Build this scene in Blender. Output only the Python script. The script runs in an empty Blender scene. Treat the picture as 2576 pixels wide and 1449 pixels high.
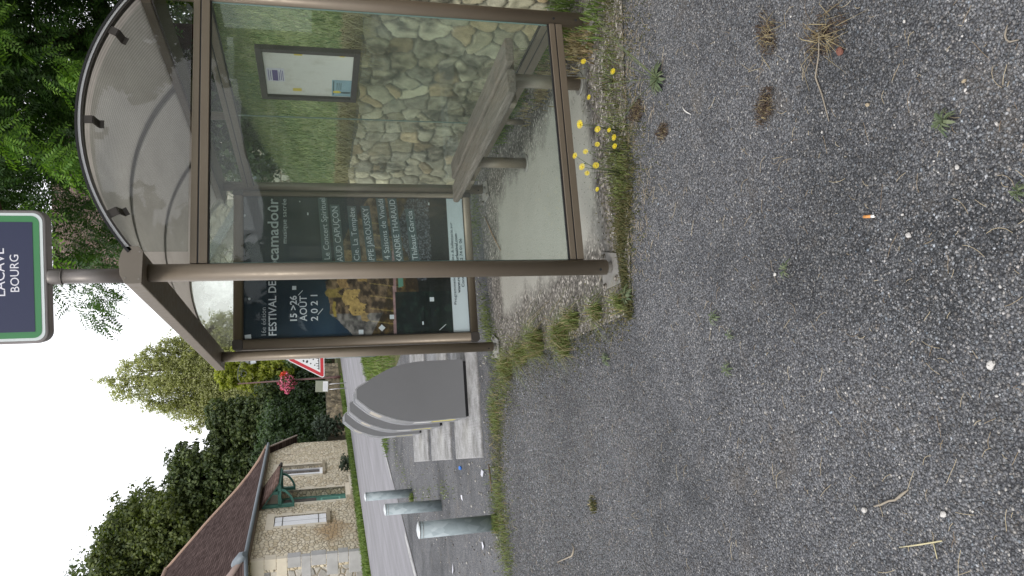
import bpy, math, random
import numpy as np
from mathutils import Vector, Matrix
PI = math.pi
R = math.radians
random.seed(7)
rng = np.random.default_rng(11)
SC = bpy.context.scene
COL = SC.collection

# ------------------------------------------------------------------ camera
cam_d = bpy.data.cameras.new('camera')
cam = bpy.data.objects.new('camera', cam_d)
COL.objects.link(cam)
cR = Vector((0.97487978, -0.22193572, -0.01881368))      # screen-right of the upright picture
cU = Vector((0.07270783, 0.23725866, 0.96872179))        # screen-up of the upright picture
cF = Vector((0.21053026, 0.94575518, -0.24743514))       # viewing direction
cP = Vector((-0.847036, -3.383364, 1.40575))
mx = Matrix.Identity(4)                                  # the phone was held on its side: rolled a quarter turn
for i in range(3):
    mx[i][0] = -cU[i]; mx[i][1] = cR[i]; mx[i][2] = -cF[i]; mx[i][3] = cP[i]
cam.matrix_world = mx
cam_d.sensor_width = 36.0
cam_d.lens = 1932.593 / 2576 * 36
cam_d.clip_start = 0.05
cam_d.clip_end = 2000
SC.camera = cam

# ------------------------------------------------------------------ light
SUN_EL, SUN_AZ = 48, 235      # azimuth clockwise from +y
W = bpy.data.worlds.new('World'); SC.world = W; W.use_nodes = True
nt = W.node_tree; nt.nodes.clear()
wo = nt.nodes.new('ShaderNodeOutputWorld'); bg = nt.nodes.new('ShaderNodeBackground')
sky = nt.nodes.new('ShaderNodeTexSky'); sky.sky_type = 'NISHITA'; sky.sun_disc = False
sky.sun_elevation = R(SUN_EL); sky.sun_rotation = R(SUN_AZ); sky.air_density = 1.0; sky.dust_density = 4.0
bg.inputs['Strength'].default_value = 0.12
tc = nt.nodes.new('ShaderNodeTexCoord')
nz = nt.nodes.new('ShaderNodeTexNoise'); nz.inputs['Scale'].default_value = 1.6; nz.inputs['Detail'].default_value = 5
nt.links.new(tc.outputs['Generated'], nz.inputs['Vector'])
cr = nt.nodes.new('ShaderNodeValToRGB')
cr.color_ramp.elements[0].position = 0.3; cr.color_ramp.elements[0].color = (0.80, 0.80, 0.80, 1)
cr.color_ramp.elements[1].position = 0.6; cr.color_ramp.elements[1].color = (0.97, 0.97, 0.97, 1)
nt.links.new(nz.outputs['Fac'], cr.inputs['Fac'])
mxn = nt.nodes.new('ShaderNodeMix'); mxn.data_type = 'RGBA'
nt.links.new(cr.outputs['Color'], mxn.inputs[0])
nt.links.new(sky.outputs['Color'], mxn.inputs[6])
mxn.inputs[7].default_value = (10.6, 10.7, 11.2, 1)      # bright even cloud cover
nt.links.new(mxn.outputs[2], bg.inputs['Color'])
nt.links.new(bg.outputs['Background'], wo.inputs['Surface'])
sd = bpy.data.lights.new('sun', 'SUN'); sd.energy = 1.3; sd.angle = R(14); sd.color = (1.0, 0.95, 0.87)
so = bpy.data.objects.new('sun', sd); COL.objects.link(so)
sv = Vector((math.sin(R(SUN_AZ)) * math.cos(R(SUN_EL)), math.cos(R(SUN_AZ)) * math.cos(R(SUN_EL)), math.sin(R(SUN_EL))))
so.rotation_euler = (-sv).to_track_quat('-Z', 'Y').to_euler()
SC.view_settings.view_transform = 'Standard'; SC.view_settings.look = 'None'
SC.view_settings.exposure = 0.45; SC.view_settings.gamma = 1.0
SC.cycles.max_bounces = 10; SC.cycles.transparent_max_bounces = 24
SC.cycles.sample_clamp_indirect = 6.0

# ------------------------------------------------------------------ object helpers
def tag(o, label=None, cat=None, group=None, kind=None):
    if label: o['label'] = label
    if cat: o['category'] = cat
    if group: o['group'] = group
    if kind: o['kind'] = kind
    return o

def thing(name, label, cat, loc=(0, 0, 0), rz=0.0, group=None):
    o = bpy.data.objects.new(name, None); COL.objects.link(o)
    o.empty_display_size = 0.1
    o.location = loc; o.rotation_euler = (0, 0, rz)
    return tag(o, label, cat, group)

def link_mesh(name, me, m, parent=None, smooth=False):
    me.materials.clear(); me.materials.append(m)
    if smooth: me.polygons.foreach_set('use_smooth', [True] * len(me.polygons))
    o = bpy.data.objects.new(name, me); COL.objects.link(o)
    if parent: o.parent = parent
    return o

class MB:
    def __init__(s): s.v = []; s.f = []; s.sm = []
    def add(s, vs, fs, smooth=False):
        b = len(s.v); s.v += [tuple(map(float, v)) for v in vs]
        s.f += [tuple(b + i for i in f) for f in fs]; s.sm += [smooth] * len(fs)
        return s
    def box(s, c, size, M=None):
        x, y, z = size[0] / 2, size[1] / 2, size[2] / 2
        vs = [Vector((a * x, b * y, d * z)) for a in (-1, 1) for b in (-1, 1) for d in (-1, 1)]
        if M is not None: vs = [M @ v for v in vs]
        vs = [v + Vector(c) for v in vs]
        return s.add(vs, [(0, 1, 3, 2), (4, 6, 7, 5), (0, 4, 5, 1), (2, 3, 7, 6), (0, 2, 6, 4), (1, 5, 7, 3)])
    def bbox(s, a, b): return s.box([(a[i] + b[i]) / 2 for i in range(3)], [abs(b[i] - a[i]) for i in range(3)])
    def tube(s, pts, rad, n=10, caps=True, smooth=True):
        pts = [Vector(p) for p in pts]; k = len(pts)
        if not hasattr(rad, '__len__'): rad = [rad] * k
        rings = []; up = None
        for i, p in enumerate(pts):
            t = (pts[min(i + 1, k - 1)] - pts[max(i - 1, 0)])
            t = t.normalized() if t.length > 1e-9 else Vector((0, 0, 1))
            if up is None:
                up = t.orthogonal().normalized()
            up = (up - t * up.dot(t))
            up = up.normalized() if up.length > 1e-6 else t.orthogonal().normalized()
            w = t.cross(up)
            rings.append([p + (up * math.cos(2 * PI * j / n) + w * math.sin(2 * PI * j / n)) * rad[i] for j in range(n)])
        b = len(s.v)
        for r_ in rings: s.v += [tuple(v) for v in r_]
        for i in range(k - 1):
            for j in range(n):
                j2 = (j + 1) % n
                s.f.append((b + i * n + j, b + i * n + j2, b + (i + 1) * n + j2, b + (i + 1) * n + j)); s.sm.append(smooth)
        if caps:
            s.f.append(tuple(b + j for j in reversed(range(n)))); s.sm.append(False)
            s.f.append(tuple(b + (k - 1) * n + j for j in range(n))); s.sm.append(False)
        return s
    def prism(s, poly, h0, h1, fn):
        """poly: 2-D outline; fn(u, v, h) -> 3-D"""
        n = len(poly)
        vs = [fn(u, v, h0) for u, v in poly] + [fn(u, v, h1) for u, v in poly]
        fs = [tuple(range(n - 1, -1, -1)), tuple(range(n, 2 * n))] + [(i, (i + 1) % n, n + (i + 1) % n, n + i) for i in range(n)]
        return s.add(vs, fs)
    def sphere(s, c, r, n=8, m=6, sc=(1, 1, 1)):
        vs = []; fs = []
        for i in range(m + 1):
            th = PI * i / m
            for j in range(n):
                ph = 2 * PI * j / n
                vs.append((c[0] + r * sc[0] * math.sin(th) * math.cos(ph), c[1] + r * sc[1] * math.sin(th) * math.sin(ph), c[2] + r * sc[2] * math.cos(th)))
        for i in range(m):
            for j in range(n):
                fs.append((i * n + j, (i + 1) * n + j, (i + 1) * n + (j + 1) % n, i * n + (j + 1) % n))
        return s.add(vs, fs, True)
    def build(s, name, m, parent=None, bevel=0.0, origin=None):
        me = bpy.data.meshes.new(name)
        me.from_pydata(s.v, [], s.f); me.update()
        me.polygons.foreach_set('use_smooth', s.sm)
        me.materials.append(m)
        o = bpy.data.objects.new(name, me); COL.objects.link(o)
        if parent: o.parent = parent
        if bevel:
            b = o.modifiers.new('bevel', 'BEVEL'); b.width = bevel; b.segments = 2; b.limit_method = 'ANGLE'; b.angle_limit = R(40)
        return o

def np_mesh(name, V, F, m, parent=None, col=None, smooth=False):
    """V (n,3); F (k, 3 or 4) ints; col (n,3) optional point colour 'col'"""
    me = bpy.data.meshes.new(name)
    V = np.asarray(V, np.float32); F = np.asarray(F, np.int32)
    k = F.shape[1]
    me.vertices.add(len(V)); me.vertices.foreach_set('co', V.ravel())
    me.loops.add(F.size); me.loops.foreach_set('vertex_index', F.ravel())
    me.polygons.add(len(F)); me.polygons.foreach_set('loop_start', np.arange(0, F.size, k, dtype=np.int32))
    me.polygons.foreach_set('loop_total', np.full(len(F), k, np.int32))
    if smooth: me.polygons.foreach_set('use_smooth', np.ones(len(F), bool))
    if col is not None:
        a = me.color_attributes.new('col', 'FLOAT_COLOR', 'POINT')
        c4 = np.ones((len(V), 4), np.float32); c4[:, :3] = col
        a.data.foreach_set('color', c4.ravel())
    me.update(calc_edges=True); me.validate()
    me.materials.append(m)
    o = bpy.data.objects.new(name, me); COL.objects.link(o)
    if parent: o.parent = parent
    return o

def grid_mesh(name, P, m, parent=None, col=None, smooth=True):
    """P (a,b,3) array of points"""
    a, b = P.shape[:2]
    idx = np.arange(a * b).reshape(a, b)
    F = np.stack([idx[:-1, :-1], idx[1:, :-1], idx[1:, 1:], idx[:-1, 1:]], -1).reshape(-1, 4)
    return np_mesh(name, P.reshape(-1, 3), F, m, parent, None if col is None else col.reshape(-1, 3), smooth)

def copy_tree(o, parent=None):
    c = o.copy(); COL.objects.link(c)
    if parent: c.parent = parent
    for ch in [x for x in bpy.data.objects if x.parent == o]: copy_tree(ch, c)
    return c

def text_mesh(name, body, h, fn, m, parent, x0=None, x1=None, center=None, bold=0.0, spacing=1.0, shear=0.0, slab=False):
    """lettering: fn(u, v) -> 3-D; the baseline starts at u=0 and capitals are h high; x1-x0 fixes the width"""
    cu = bpy.data.curves.new(name, 'FONT'); cu.body = body; cu.size = 1.0; cu.offset = bold
    cu.space_character = spacing; cu.resolution_u = 3; cu.shear = shear; cu.fill_mode = 'FRONT'
    t = bpy.data.objects.new('tmp', cu); COL.objects.link(t)
    dg = bpy.context.evaluated_depsgraph_get(); dg.update()
    me = bpy.data.meshes.new_from_object(t.evaluated_get(dg))
    COL.objects.unlink(t); bpy.data.objects.remove(t)
    n = len(me.vertices); co = np.zeros(n * 3, np.float32); me.vertices.foreach_get('co', co); co = co.reshape(-1, 3)
    w = co[:, 0].max() - co[:, 0].min(); capH = 0.69
    k = h / capH; kx = k
    if x1 is not None: kx = (x1 - x0) / w
    u = (co[:, 0] - co[:, 0].min()) * kx; v = co[:, 1] * k
    if x0 is not None: u = u + x0
    if center is not None: u = u - w * kx / 2 + center
    out = np.array([fn(a, b) for a, b in zip(u, v)], np.float32)
    me.vertices.foreach_set('co', out.ravel()); me.update()
    me.name = name; me.materials.clear(); me.materials.append(m)
    o = bpy.data.objects.new(name, me); COL.objects.link(o); o.parent = parent
    return o

# ------------------------------------------------------------------ material helpers
class NT:
    def __init__(s, name):
        s.m = bpy.data.materials.new(name); s.m.use_nodes = True
        s.t = s.m.node_tree; s.t.nodes.clear()
        s.out = s.t.nodes.new('ShaderNodeOutputMaterial')
    def n(s, typ, **kw):
        nd = s.t.nodes.new(typ)
        for k, v in kw.items(): setattr(nd, k, v)
        return nd
    def set(s, nd, key, val):
        if hasattr(val, 'is_output') or isinstance(val, bpy.types.NodeSocket): s.t.links.new(val, nd.inputs[key])
        else: nd.inputs[key].default_value = val
    def coord(s, kind='Object', scale=None):
        o = s.n('ShaderNodeTexCoord').outputs[kind]
        if scale is not None:
            mp = s.n('ShaderNodeMapping'); s.t.links.new(o, mp.inputs['Vector']); mp.inputs['Scale'].default_value = scale if hasattr(scale, '__len__') else (scale,) * 3
            o = mp.outputs[0]
        return o
    def noise(s, v, scale, detail=4, rough=0.55, out='Fac'):
        a = s.n('ShaderNodeTexNoise'); s.t.links.new(v, a.inputs['Vector'])
        a.inputs['Scale'].default_value = scale; a.inputs['Detail'].default_value = detail; a.inputs['Roughness'].default_value = rough
        return a.outputs[out]
    def vor(s, v, scale, feature='F1', out='Distance', rand=1.0):
        a = s.n('ShaderNodeTexVoronoi', feature=feature); s.t.links.new(v, a.inputs['Vector'])
        a.inputs['Scale'].default_value = scale; a.inputs['Randomness'].default_value = rand
        return a.outputs[out]
    def ramp(s, f, stops, interp='LINEAR'):
        a = s.n('ShaderNodeValToRGB'); a.color_ramp.interpolation = interp
        e = a.color_ramp.elements
        while len(e) < len(stops): e.new(0.5)
        for i, (p, c) in enumerate(stops):
            e[i].position = p; e[i].color = (c[0], c[1], c[2], 1) if hasattr(c, '__len__') else (c, c, c, 1)
        s.t.links.new(f, a.inputs['Fac']); return a.outputs['Color']
    def mix(s, f, a, b, mode='MIX'):
        x = s.n('ShaderNodeMix', data_type='RGBA', blend_type=mode)
        for key, val in ((0, f), (6, a), (7, b)):
            if isinstance(val, bpy.types.NodeSocket): s.t.links.new(val, x.inputs[key])
            elif key == 0: x.inputs[0].default_value = val
            else: x.inputs[key].default_value = (val[0], val[1], val[2], 1)
        return x.outputs[2]
    def math(s, op, a, b=0.0, clamp=False):
        x = s.n('ShaderNodeMath', operation=op, use_clamp=clamp)
        for i, v in enumerate((a, b)):
            if isinstance(v, bpy.types.NodeSocket): s.t.links.new(v, x.inputs[i])
            else: x.inputs[i].default_value = v
        return x.outputs[0]
    def sep(s, v):
        x = s.n('ShaderNodeSeparateXYZ'); s.t.links.new(v, x.inputs[0]); return x.outputs
    def bump(s, h, strength=0.5, dist=0.01, normal=None):
        b = s.n('ShaderNodeBump'); s.t.links.new(h, b.inputs['Height'])
        b.inputs['Strength'].default_value = strength; b.inputs['Distance'].default_value = dist
        if normal is not None: s.t.links.new(normal, b.inputs['Normal'])
        return b.outputs[0]
    def pbsdf(s, color, rough=0.6, metal=0.0, normal=None, spec=0.5, **kw):
        p = s.n('ShaderNodeBsdfPrincipled')
        s.set(p, 'Base Color', color if isinstance(color, bpy.types.NodeSocket) else (color[0], color[1], color[2], 1))
        s.set(p, 'Roughness', rough); s.set(p, 'Metallic', metal); s.set(p, 'Specular IOR Level', spec)
        if normal is not None: s.t.links.new(normal, p.inputs['Normal'])
        return p
    def done(s, shader):
        s.t.links.new(shader.outputs[0] if not isinstance(shader, bpy.types.NodeSocket) else shader, s.out.inputs['Surface'])
        return s.m

def m_plain(name, c, rough=0.6, metal=0.0, var=0.12, scale=6.0, bump=0.0, bscale=200, spec=0.5):
    q = NT(name); v = q.coord('Object')
    n1 = q.noise(v, scale, 5, 0.6)
    c1 = [x * (1 - var) for x in c]; c2 = [min(1, x * (1 + var)) for x in c]
    col = q.mix(n1, c1, c2)
    nm = q.bump(q.noise(v, bscale, 2), bump, 0.002) if bump else None
    return q.done(q.pbsdf(col, rough, metal, nm, spec))

def m_vcol(name, rough=0.7, var=0.25, scale=300, bump=0.3, spec=0.3):
    q = NT(name); a = q.n('ShaderNodeVertexColor', layer_name='col'); v = q.coord('Object')
    n1 = q.noise(v, scale, 3)
    col = q.mix(1.0, a.outputs['Color'], q.ramp(n1, [(0.2, (1 - var,) * 3), (0.8, (1 + var,) * 3)]), 'MULTIPLY')
    return q.done(q.pbsdf(col, rough, 0, q.bump(n1, bump, 0.004), spec))

def m_leaf(name, dark, light, trans=0.35, rough=0.5, nscale=0.6, stops=(0.3, 0.75)):
    q = NT(name); g = q.n('ShaderNodeNewGeometry')
    v = q.coord('Object')
    rnd = g.outputs['Random Per Island']
    f = q.math('ADD', q.math('MULTIPLY', q.noise(v, nscale, 3), 0.55), q.math('MULTIPLY', rnd, 0.5))
    col = q.ramp(f, [(stops[0], dark), (stops[1], light)])
    d = q.pbsdf(col, rough, 0, None, 0.35)
    t = q.n('ShaderNodeBsdfTranslucent')
    tcol = q.mix(1.0, col, (1.3, 1.4, 0.6), 'MULTIPLY')
    q.t.links.new(tcol, t.inputs['Color'])
    mxs = q.n('ShaderNodeMixShader'); mxs.inputs[0].default_value = trans
    q.t.links.new(d.outputs[0], mxs.inputs[1]); q.t.links.new(t.outputs[0], mxs.inputs[2])
    return q.done(mxs)

def m_glass(name, tint=(0.86, 0.92, 0.89), dirt=0.04, ior=1.5, dirtcol=(0.55, 0.58, 0.55), dscale=3.0, extra=1.0):
    q = NT(name); v = q.coord('Object')
    tr = q.n('ShaderNodeBsdfTransparent'); tr.inputs['Color'].default_value = (*tint, 1)
    gl = q.n('ShaderNodeBsdfGlossy'); gl.inputs['Roughness'].default_value = 0.015
    fr = q.n('ShaderNodeFresnel'); fr.inputs['IOR'].default_value = ior
    a = q.n('ShaderNodeMixShader'); ge_ = q.n('ShaderNodeNewGeometry')
    q.t.links.new(q.math('MULTIPLY', q.math('MULTIPLY', fr.outputs[0], extra, True), q.math('SUBTRACT', 1.0, ge_.outputs['Backfacing'])), a.inputs[0])
    q.t.links.new(tr.outputs[0], a.inputs[1]); q.t.links.new(gl.outputs[0], a.inputs[2])
    df = q.n('ShaderNodeBsdfDiffuse'); df.inputs['Color'].default_value = (*dirtcol, 1)
    tl = q.n('ShaderNodeBsdfTranslucent'); tl.inputs['Color'].default_value = (*dirtcol, 1)
    ad = q.n('ShaderNodeMixShader'); ad.inputs[0].default_value = 0.5
    q.t.links.new(df.outputs[0], ad.inputs[1]); q.t.links.new(tl.outputs[0], ad.inputs[2])
    dn = q.math('MULTIPLY', q.ramp(q.noise(v, dscale, 6, 0.7), [(0.3, 0.35), (0.75, 1.6)]), dirt)
    b = q.n('ShaderNodeMixShader'); q.t.links.new(dn, b.inputs[0])
    q.t.links.new(a.outputs[0], b.inputs[1]); q.t.links.new(ad.outputs[0], b.inputs[2])
    return q.done(b)

# ------------------------------------------------------------------ ground materials
def m_gravel(name, tone=1.0, warm=0.0):
    q = NT(name); v = q.coord('Object')
    w = q.noise(v, 60, 2, 0.5, 'Color')
    vv = q.n('ShaderNodeVectorMath', operation='ADD'); q.t.links.new(v, vv.inputs[0])
    sc = q.n('ShaderNodeVectorMath', operation='SCALE'); q.t.links.new(w, sc.inputs[0]); sc.inputs['Scale'].default_value = 0.006
    q.t.links.new(sc.outputs[0], vv.inputs[1]); v2 = vv.outputs[0]
    cellc = q.vor(v2, 150, 'F1', 'Color'); r, g, b = q.sep(cellc)[:3]
    dist = q.vor(v2, 150, 'F1', 'Distance')
    base = q.ramp(r, [(0.0, (0.048, 0.050, 0.055)), (0.35, (0.082, 0.086, 0.093)), (0.75, (0.122, 0.126, 0.134)), (0.96, (0.175, 0.177, 0.18)), (1.0, (0.32, 0.31, 0.285))])
    gap = q.ramp(dist, [(0.35, 1.0), (0.62, 0.35)])
    base = q.mix(1.0, base, gap, 'MULTIPLY')
    n1 = q.noise(v, 0.75, 6, 0.66); n2 = q.noise(v, 9, 4, 0.6)
    base = q.mix(1.0, base, q.ramp(n1, [(0.36, (0.52 * tone, 0.53 * tone, 0.54 * tone)), (0.50, (1.12 * tone, 1.11 * tone, 1.12 * tone)), (0.68, (1.42 * tone, 1.40 * tone, 1.39 * tone))]), 'MULTIPLY')
    base = q.mix(1.0, base, q.ramp(n2, [(0.3, (0.78, 0.78, 0.79)), (0.7, (1.18, 1.17, 1.15))]), 'MULTIPLY')
    brown = q.ramp(q.noise(v, 2.7, 6, 0.7), [(0.56, 0.0), (0.70, 0.55 + warm)])
    base = q.mix(brown, base, (0.115, 0.098, 0.078))
    h = q.math('SUBTRACT', 1.0, dist)
    nm = q.bump(h, 0.8, 0.006)
    return q.done(q.pbsdf(base, 0.72, 0, nm, 0.35))
M_gravel = m_gravel('gravel', 1.32)

def m_road():
    q = NT('road_asphalt'); v = q.coord('Object')
    fine = q.noise(v, 60, 3); big = q.noise(q.coord('Object', (0.25, 0.6, 1)), 1.2, 5, 0.6)
    # tyre-worn bands run along the road (object y axis)
    st = q.noise(q.coord('Object', (1.6, 0.03, 1)), 2.0, 4, 0.6)
    col = q.mix(fine, (0.14, 0.139, 0.147), (0.25, 0.248, 0.258))
    col = q.mix(1.0, col, q.ramp(st, [(0.3, (0.82,) * 3), (0.7, (1.22, 1.21, 1.24))]), 'MULTIPLY')
    col = q.mix(1.0, col, q.ramp(big, [(0.3, (0.9,) * 3), (0.7, (1.12,) * 3)]), 'MULTIPLY')
    return q.done(q.pbsdf(col, 0.8, 0, q.bump(fine, 0.3, 0.004), 0.3))
def m_grassground(name, a=(0.055, 0.075, 0.022), b=(0.14, 0.13, 0.06)):
    q = NT(name); v = q.coord('Object')
    col = q.ramp(q.noise(v, 2.2, 8, 0.7), [(0.35, a), (0.65, b)])
    col = q.mix(1.0, col, q.ramp(q.noise(v, 40, 3), [(0.3, (0.55,) * 3), (0.7, (1.35,) * 3)]), 'MULTIPLY')
    return q.done(q.pbsdf(col, 0.9, 0, q.bump(q.noise(v, 30, 4), 0.8, 0.03), 0.1))
M_grassg = m_grassground('grass_ground')
M_bankg = m_grassground('bank_ground', (0.085, 0.125, 0.045), (0.20, 0.20, 0.105))

def m_pad():
    q = NT('concrete_pad'); v = q.coord('Object'); X, Y, Z = q.sep(v)[:3]
    wob = q.math('MULTIPLY', q.math('SUBTRACT', q.noise(v, 3.5, 5, 0.65), 0.5), 0.55)
    # smooth screed worn clean under the roof, rough and lichened round the rim
    dx = q.math('SUBTRACT', q.math('ABSOLUTE', q.math('SUBTRACT', X, 0.66)), 0.38)
    dy = q.math('SUBTRACT', q.math('ABSOLUTE', q.math('SUBTRACT', Y, 1.20)), 0.98)
    d = q.math('ADD', q.math('MAXIMUM', dx, dy), wob)
    rim = q.ramp(d, [(0.0, 0.0), (0.16, 1.0)])
    fine = q.noise(v, 120, 3)
    smooth = q.mix(q.noise(v, 2.0, 4), (0.26, 0.255, 0.225), (0.37, 0.36, 0.325))
    pits = q.ramp(q.vor(v, 26, 'F1'), [(0.06, 0.35), (0.14, 1.0)])
    smooth = q.mix(1.0, smooth, pits, 'MULTIPLY')
    cell = q.vor(v, 75, 'F1', 'Color')
    cr_ = q.sep(cell)[0]
    rough = q.ramp(cr_, [(0.0, (0.055, 0.052, 0.048)), (0.6, (0.15, 0.142, 0.13)), (0.88, (0.24, 0.23, 0.215)), (1.0, (0.50, 0.48, 0.45))])
    rough = q.mix(1.0, rough, q.ramp(q.noise(v, 4, 6, 0.7), [(0.3, (0.62, 0.6, 0.58)), (0.7, (1.25, 1.22, 1.18))]), 'MULTIPLY')
    col = q.mix(rim, smooth, rough)
    h = q.math('ADD', q.math('MULTIPLY', q.vor(v, 75, 'F1'), -0.6), fine)
    return q.done(q.pbsdf(col, 0.8, 0, q.bump(h, 0.5, 0.004), 0.3))

# ------------------------------------------------------------------ the setting
def sheet(name, poly, z, m, kind='structure'):
    mb = MB(); mb.add([(x, y, z) for x, y in poly], [tuple(range(len(poly)))])
    o = mb.build(name, m); o['kind'] = kind
    return o
sheet('ground', [(-600, -600), (600, -600), (600, 900), (-600, 900)], -0.008, M_grassg)

# road frame: origin on its near edge, rd runs along it, rn points to the far side
rO = np.array([-2.54, 8.9]); rd = np.array([0.3625, 0.932]); rd /= np.linalg.norm(rd); rn = np.array([-rd[1], rd[0]])
def rp(s, t): return tuple(rO + rd * s + rn * t)
# gravel yard: a lightly uneven sheet
yard = [rp(-40, -0.02), rp(7.6, -0.02), (0.62, 14.5), (0.9, 10.6), (1.2, 8.0), (1.5, 4.0), (1.85, -1.0), (5.0, -8.0), (8, -30), (-20, -34)]
sheet('gravel_yard', yard, 0.0, M_gravel)
road = MB()
def rz_(s): return 0.004
N = 60
ss = np.linspace(-40, 150, N)
P = np.array([[[*rp(s, t), 0.004] for t in (0.0, 2.8, 5.55)] for s in ss])
# built in a frame of its own, so that wear runs along the lane
ro = bpy.data.objects.new('road', None)
ang = math.atan2(rd[1], rd[0]) - PI / 2
c_, s_ = math.cos(-ang), math.sin(-ang)
Q = P.copy(); dx, dy = P[..., 0] - rO[0], P[..., 1] - rO[1]
Q[..., 0] = dx * c_ - dy * s_; Q[..., 1] = dx * s_ + dy * c_
bpy.data.objects.remove(ro)
ro = grid_mesh('road', Q[:, ::-1], m_road()); ro.location = (rO[0], rO[1], 0); ro.rotation_euler = (0, 0, ang); ro['kind'] = 'structure'
# faded white edge line
def m_paint():
    q = NT('worn_road_paint'); v = q.coord('Object')
    f = q.ramp(q.noise(v, 14, 6, 0.75), [(0.40, 0.0), (0.60, 1.0)])
    f2 = q.noise(v, 60, 2)
    col = q.mix(f, (0.20, 0.20, 0.20), q.mix(f2, (0.36, 0.36, 0.35), (0.52, 0.52, 0.51)))
    return q.done(q.pbsdf(col, 0.8))
ln = MB()
def strip(mb, s0, s1, t0, t1, z):
    k = max(2, int((s1 - s0) / 1.0))
    for i in range(k):
        a = s0 + (s1 - s0) * i / k; b = s0 + (s1 - s0) * (i + 1) / k
        j0, j1 = random.uniform(-.01, .01), random.uniform(-.01, .01)
        mb.add([(*rp(a, t0 + j0), z), (*rp(b, t0 + j1), z), (*rp(b, t1 + j1), z), (*rp(a, t1 + j0), z)], [(0, 3, 2, 1)])
strip(ln, -30, 1.6, 0.03, 0.17, 0.008)
strip(ln, 3.9, 5.9, 0.03, 0.10, 0.008)
lo = ln.build('road_edge_line', m_paint()); lo['kind'] = 'structure'

sheet('concrete_pad', [(-0.25, -0.15), (-0.10, -0.185), (0.48, -0.30), (1.0, -0.40), (1.80, -0.56), (1.80, 2.95), (0.2, 2.72), (-0.13, 2.62), (-0.2, 1.6), (-0.24, 0.8)], 0.006, m_pad())

# grassy bank held back by the dry stone wall, to the right of the shelter
def bank_h(x, y):
    e = x - (1.95 + 0.0 * y)
    z = np.where(e < 0, -0.05, np.where(e < 2.3, 1.02 + 0.60 * e, 2.40 + 0.12 * (e - 2.3)))
    # falls to the verge beyond the wall
    k = np.clip((11.5 - y) / 5.0, 0, 1); k = k * k * (3 - 2 * k)
    return z * k - 0.05 * (1 - k) + 0.06 * np.sin(3.1 * x + 1.3 * y) * k * (e > 0.2) + 0.04 * np.sin(5.7 * y - 2.2 * x) * k * (e > 0.2)
gx = np.concatenate([[1.951], np.linspace(2.0, 5.0, 40), np.linspace(5.4, 30, 24)]); gy = np.linspace(-14, 14, 120)
GX, GY = np.meshgrid(gx, gy, indexing='ij')
bo = grid_mesh('grass_bank', np.stack([GX, GY, bank_h(GX, GY)], -1), M_bankg); bo['kind'] = 'structure'

# ------------------------------------------------------------------ metals and small-part materials
def m_bronze():
    q = NT('bronze_aluminium'); v = q.coord('Object')
    col = q.mix(q.noise(v, 2.5, 6, 0.65), (0.148, 0.121, 0.090), (0.205, 0.170, 0.128))
    dust = q.ramp(q.noise(v, 90, 3, 0.7), [(0.62, 0.0), (0.75, 0.35)])
    col = q.mix(dust, col, (0.22, 0.2, 0.17))
    ro_ = q.ramp(q.noise(v, 30, 4), [(0.3, 0.36), (0.7, 0.5)])
    return q.done(q.pbsdf(col, ro_, 0.30, q.bump(q.noise(v, 160, 2), 0.08, 0.001), 0.5))
M_bronze = m_bronze()
M_bronze_dk = m_plain('dark_bronze_corner', (0.055, 0.048, 0.043), 0.5, 0.3, 0.2, 20)
M_rubber = m_plain('black_rubber', (0.012, 0.012, 0.014), 0.5, 0, 0.2, 20)
M_steel = m_plain('galvanised_plate', (0.30, 0.29, 0.27), 0.55, 0.5, 0.3, 25, 0.2)
M_bolt = m_plain('bolt_steel', (0.28, 0.26, 0.23), 0.45, 0.7, 0.3, 40)
M_hole = m_plain('dark_hole', (0.01, 0.01, 0.01), 0.8)
M_alu = m_plain('pale_aluminium', (0.50, 0.50, 0.51), 0.38, 0.6, 0.12, 8)
M_glass = m_glass('side_glass', (0.93, 0.97, 0.95), 0.038, 1.5, (0.60, 0.66, 0.60))
M_glassb = m_glass('back_glass', (0.94, 0.98, 0.955), 0.03, 1.35, (0.42, 0.50, 0.44))
M_glassfar = m_glass('dirty_gable_glass', (0.90, 0.92, 0.88), 0.32, 1.45, (0.75, 0.76, 0.70), 2.0)
M_caseglass = m_glass('poster_glass', (0.97, 0.98, 0.98), 0.006, 1.45, (0.5, 0.5, 0.5), 5)

def m_roof():
    q = NT('smoked_polycarbonate'); v = q.coord('Object'); X, Y, Z = q.sep(v)[:3]
    flute = q.n('ShaderNodeTexWave', wave_type='BANDS', bands_direction='Y'); q.t.links.new(v, flute.inputs['Vector'])
    flute.inputs['Scale'].default_value = 13; flute.inputs['Distortion'].default_value = 0.3; flute.inputs['Detail'].default_value = 1
    dirt = q.noise(q.coord('Object', (3, 0.8, 3)), 2.5, 6, 0.7)
    col = q.mix(dirt, (0.45, 0.425, 0.395), (0.68, 0.655, 0.62))
    col = q.mix(1.0, col, q.ramp(flute.outputs['Fac'], [(0.0, (0.80,) * 3), (1.0, (1.10,) * 3)]), 'MULTIPLY')
    tl = q.n('ShaderNodeBsdfTranslucent'); q.t.links.new(col, tl.inputs['Color'])
    pb = q.pbsdf(col, 0.35, 0, q.bump(flute.outputs['Fac'], 0.25, 0.003), 0.5)
    tr = q.n('ShaderNodeBsdfTransparent'); tr.inputs['Color'].default_value = (0.55, 0.53, 0.5, 1)
    a = q.n('ShaderNodeMixShader'); a.inputs[0].default_value = 0.68
    q.t.links.new(pb.outputs[0], a.inputs[1]); q.t.links.new(tl.outputs[0], a.inputs[2])
    b = q.n('ShaderNodeMixShader'); b.inputs[0].default_value = 0.07
    q.t.links.new(a.outputs[0], b.inputs[1]); q.t.links.new(tr.outputs[0], b.inputs[2])
    return q.done(b)
M_roof = m_roof()

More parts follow.
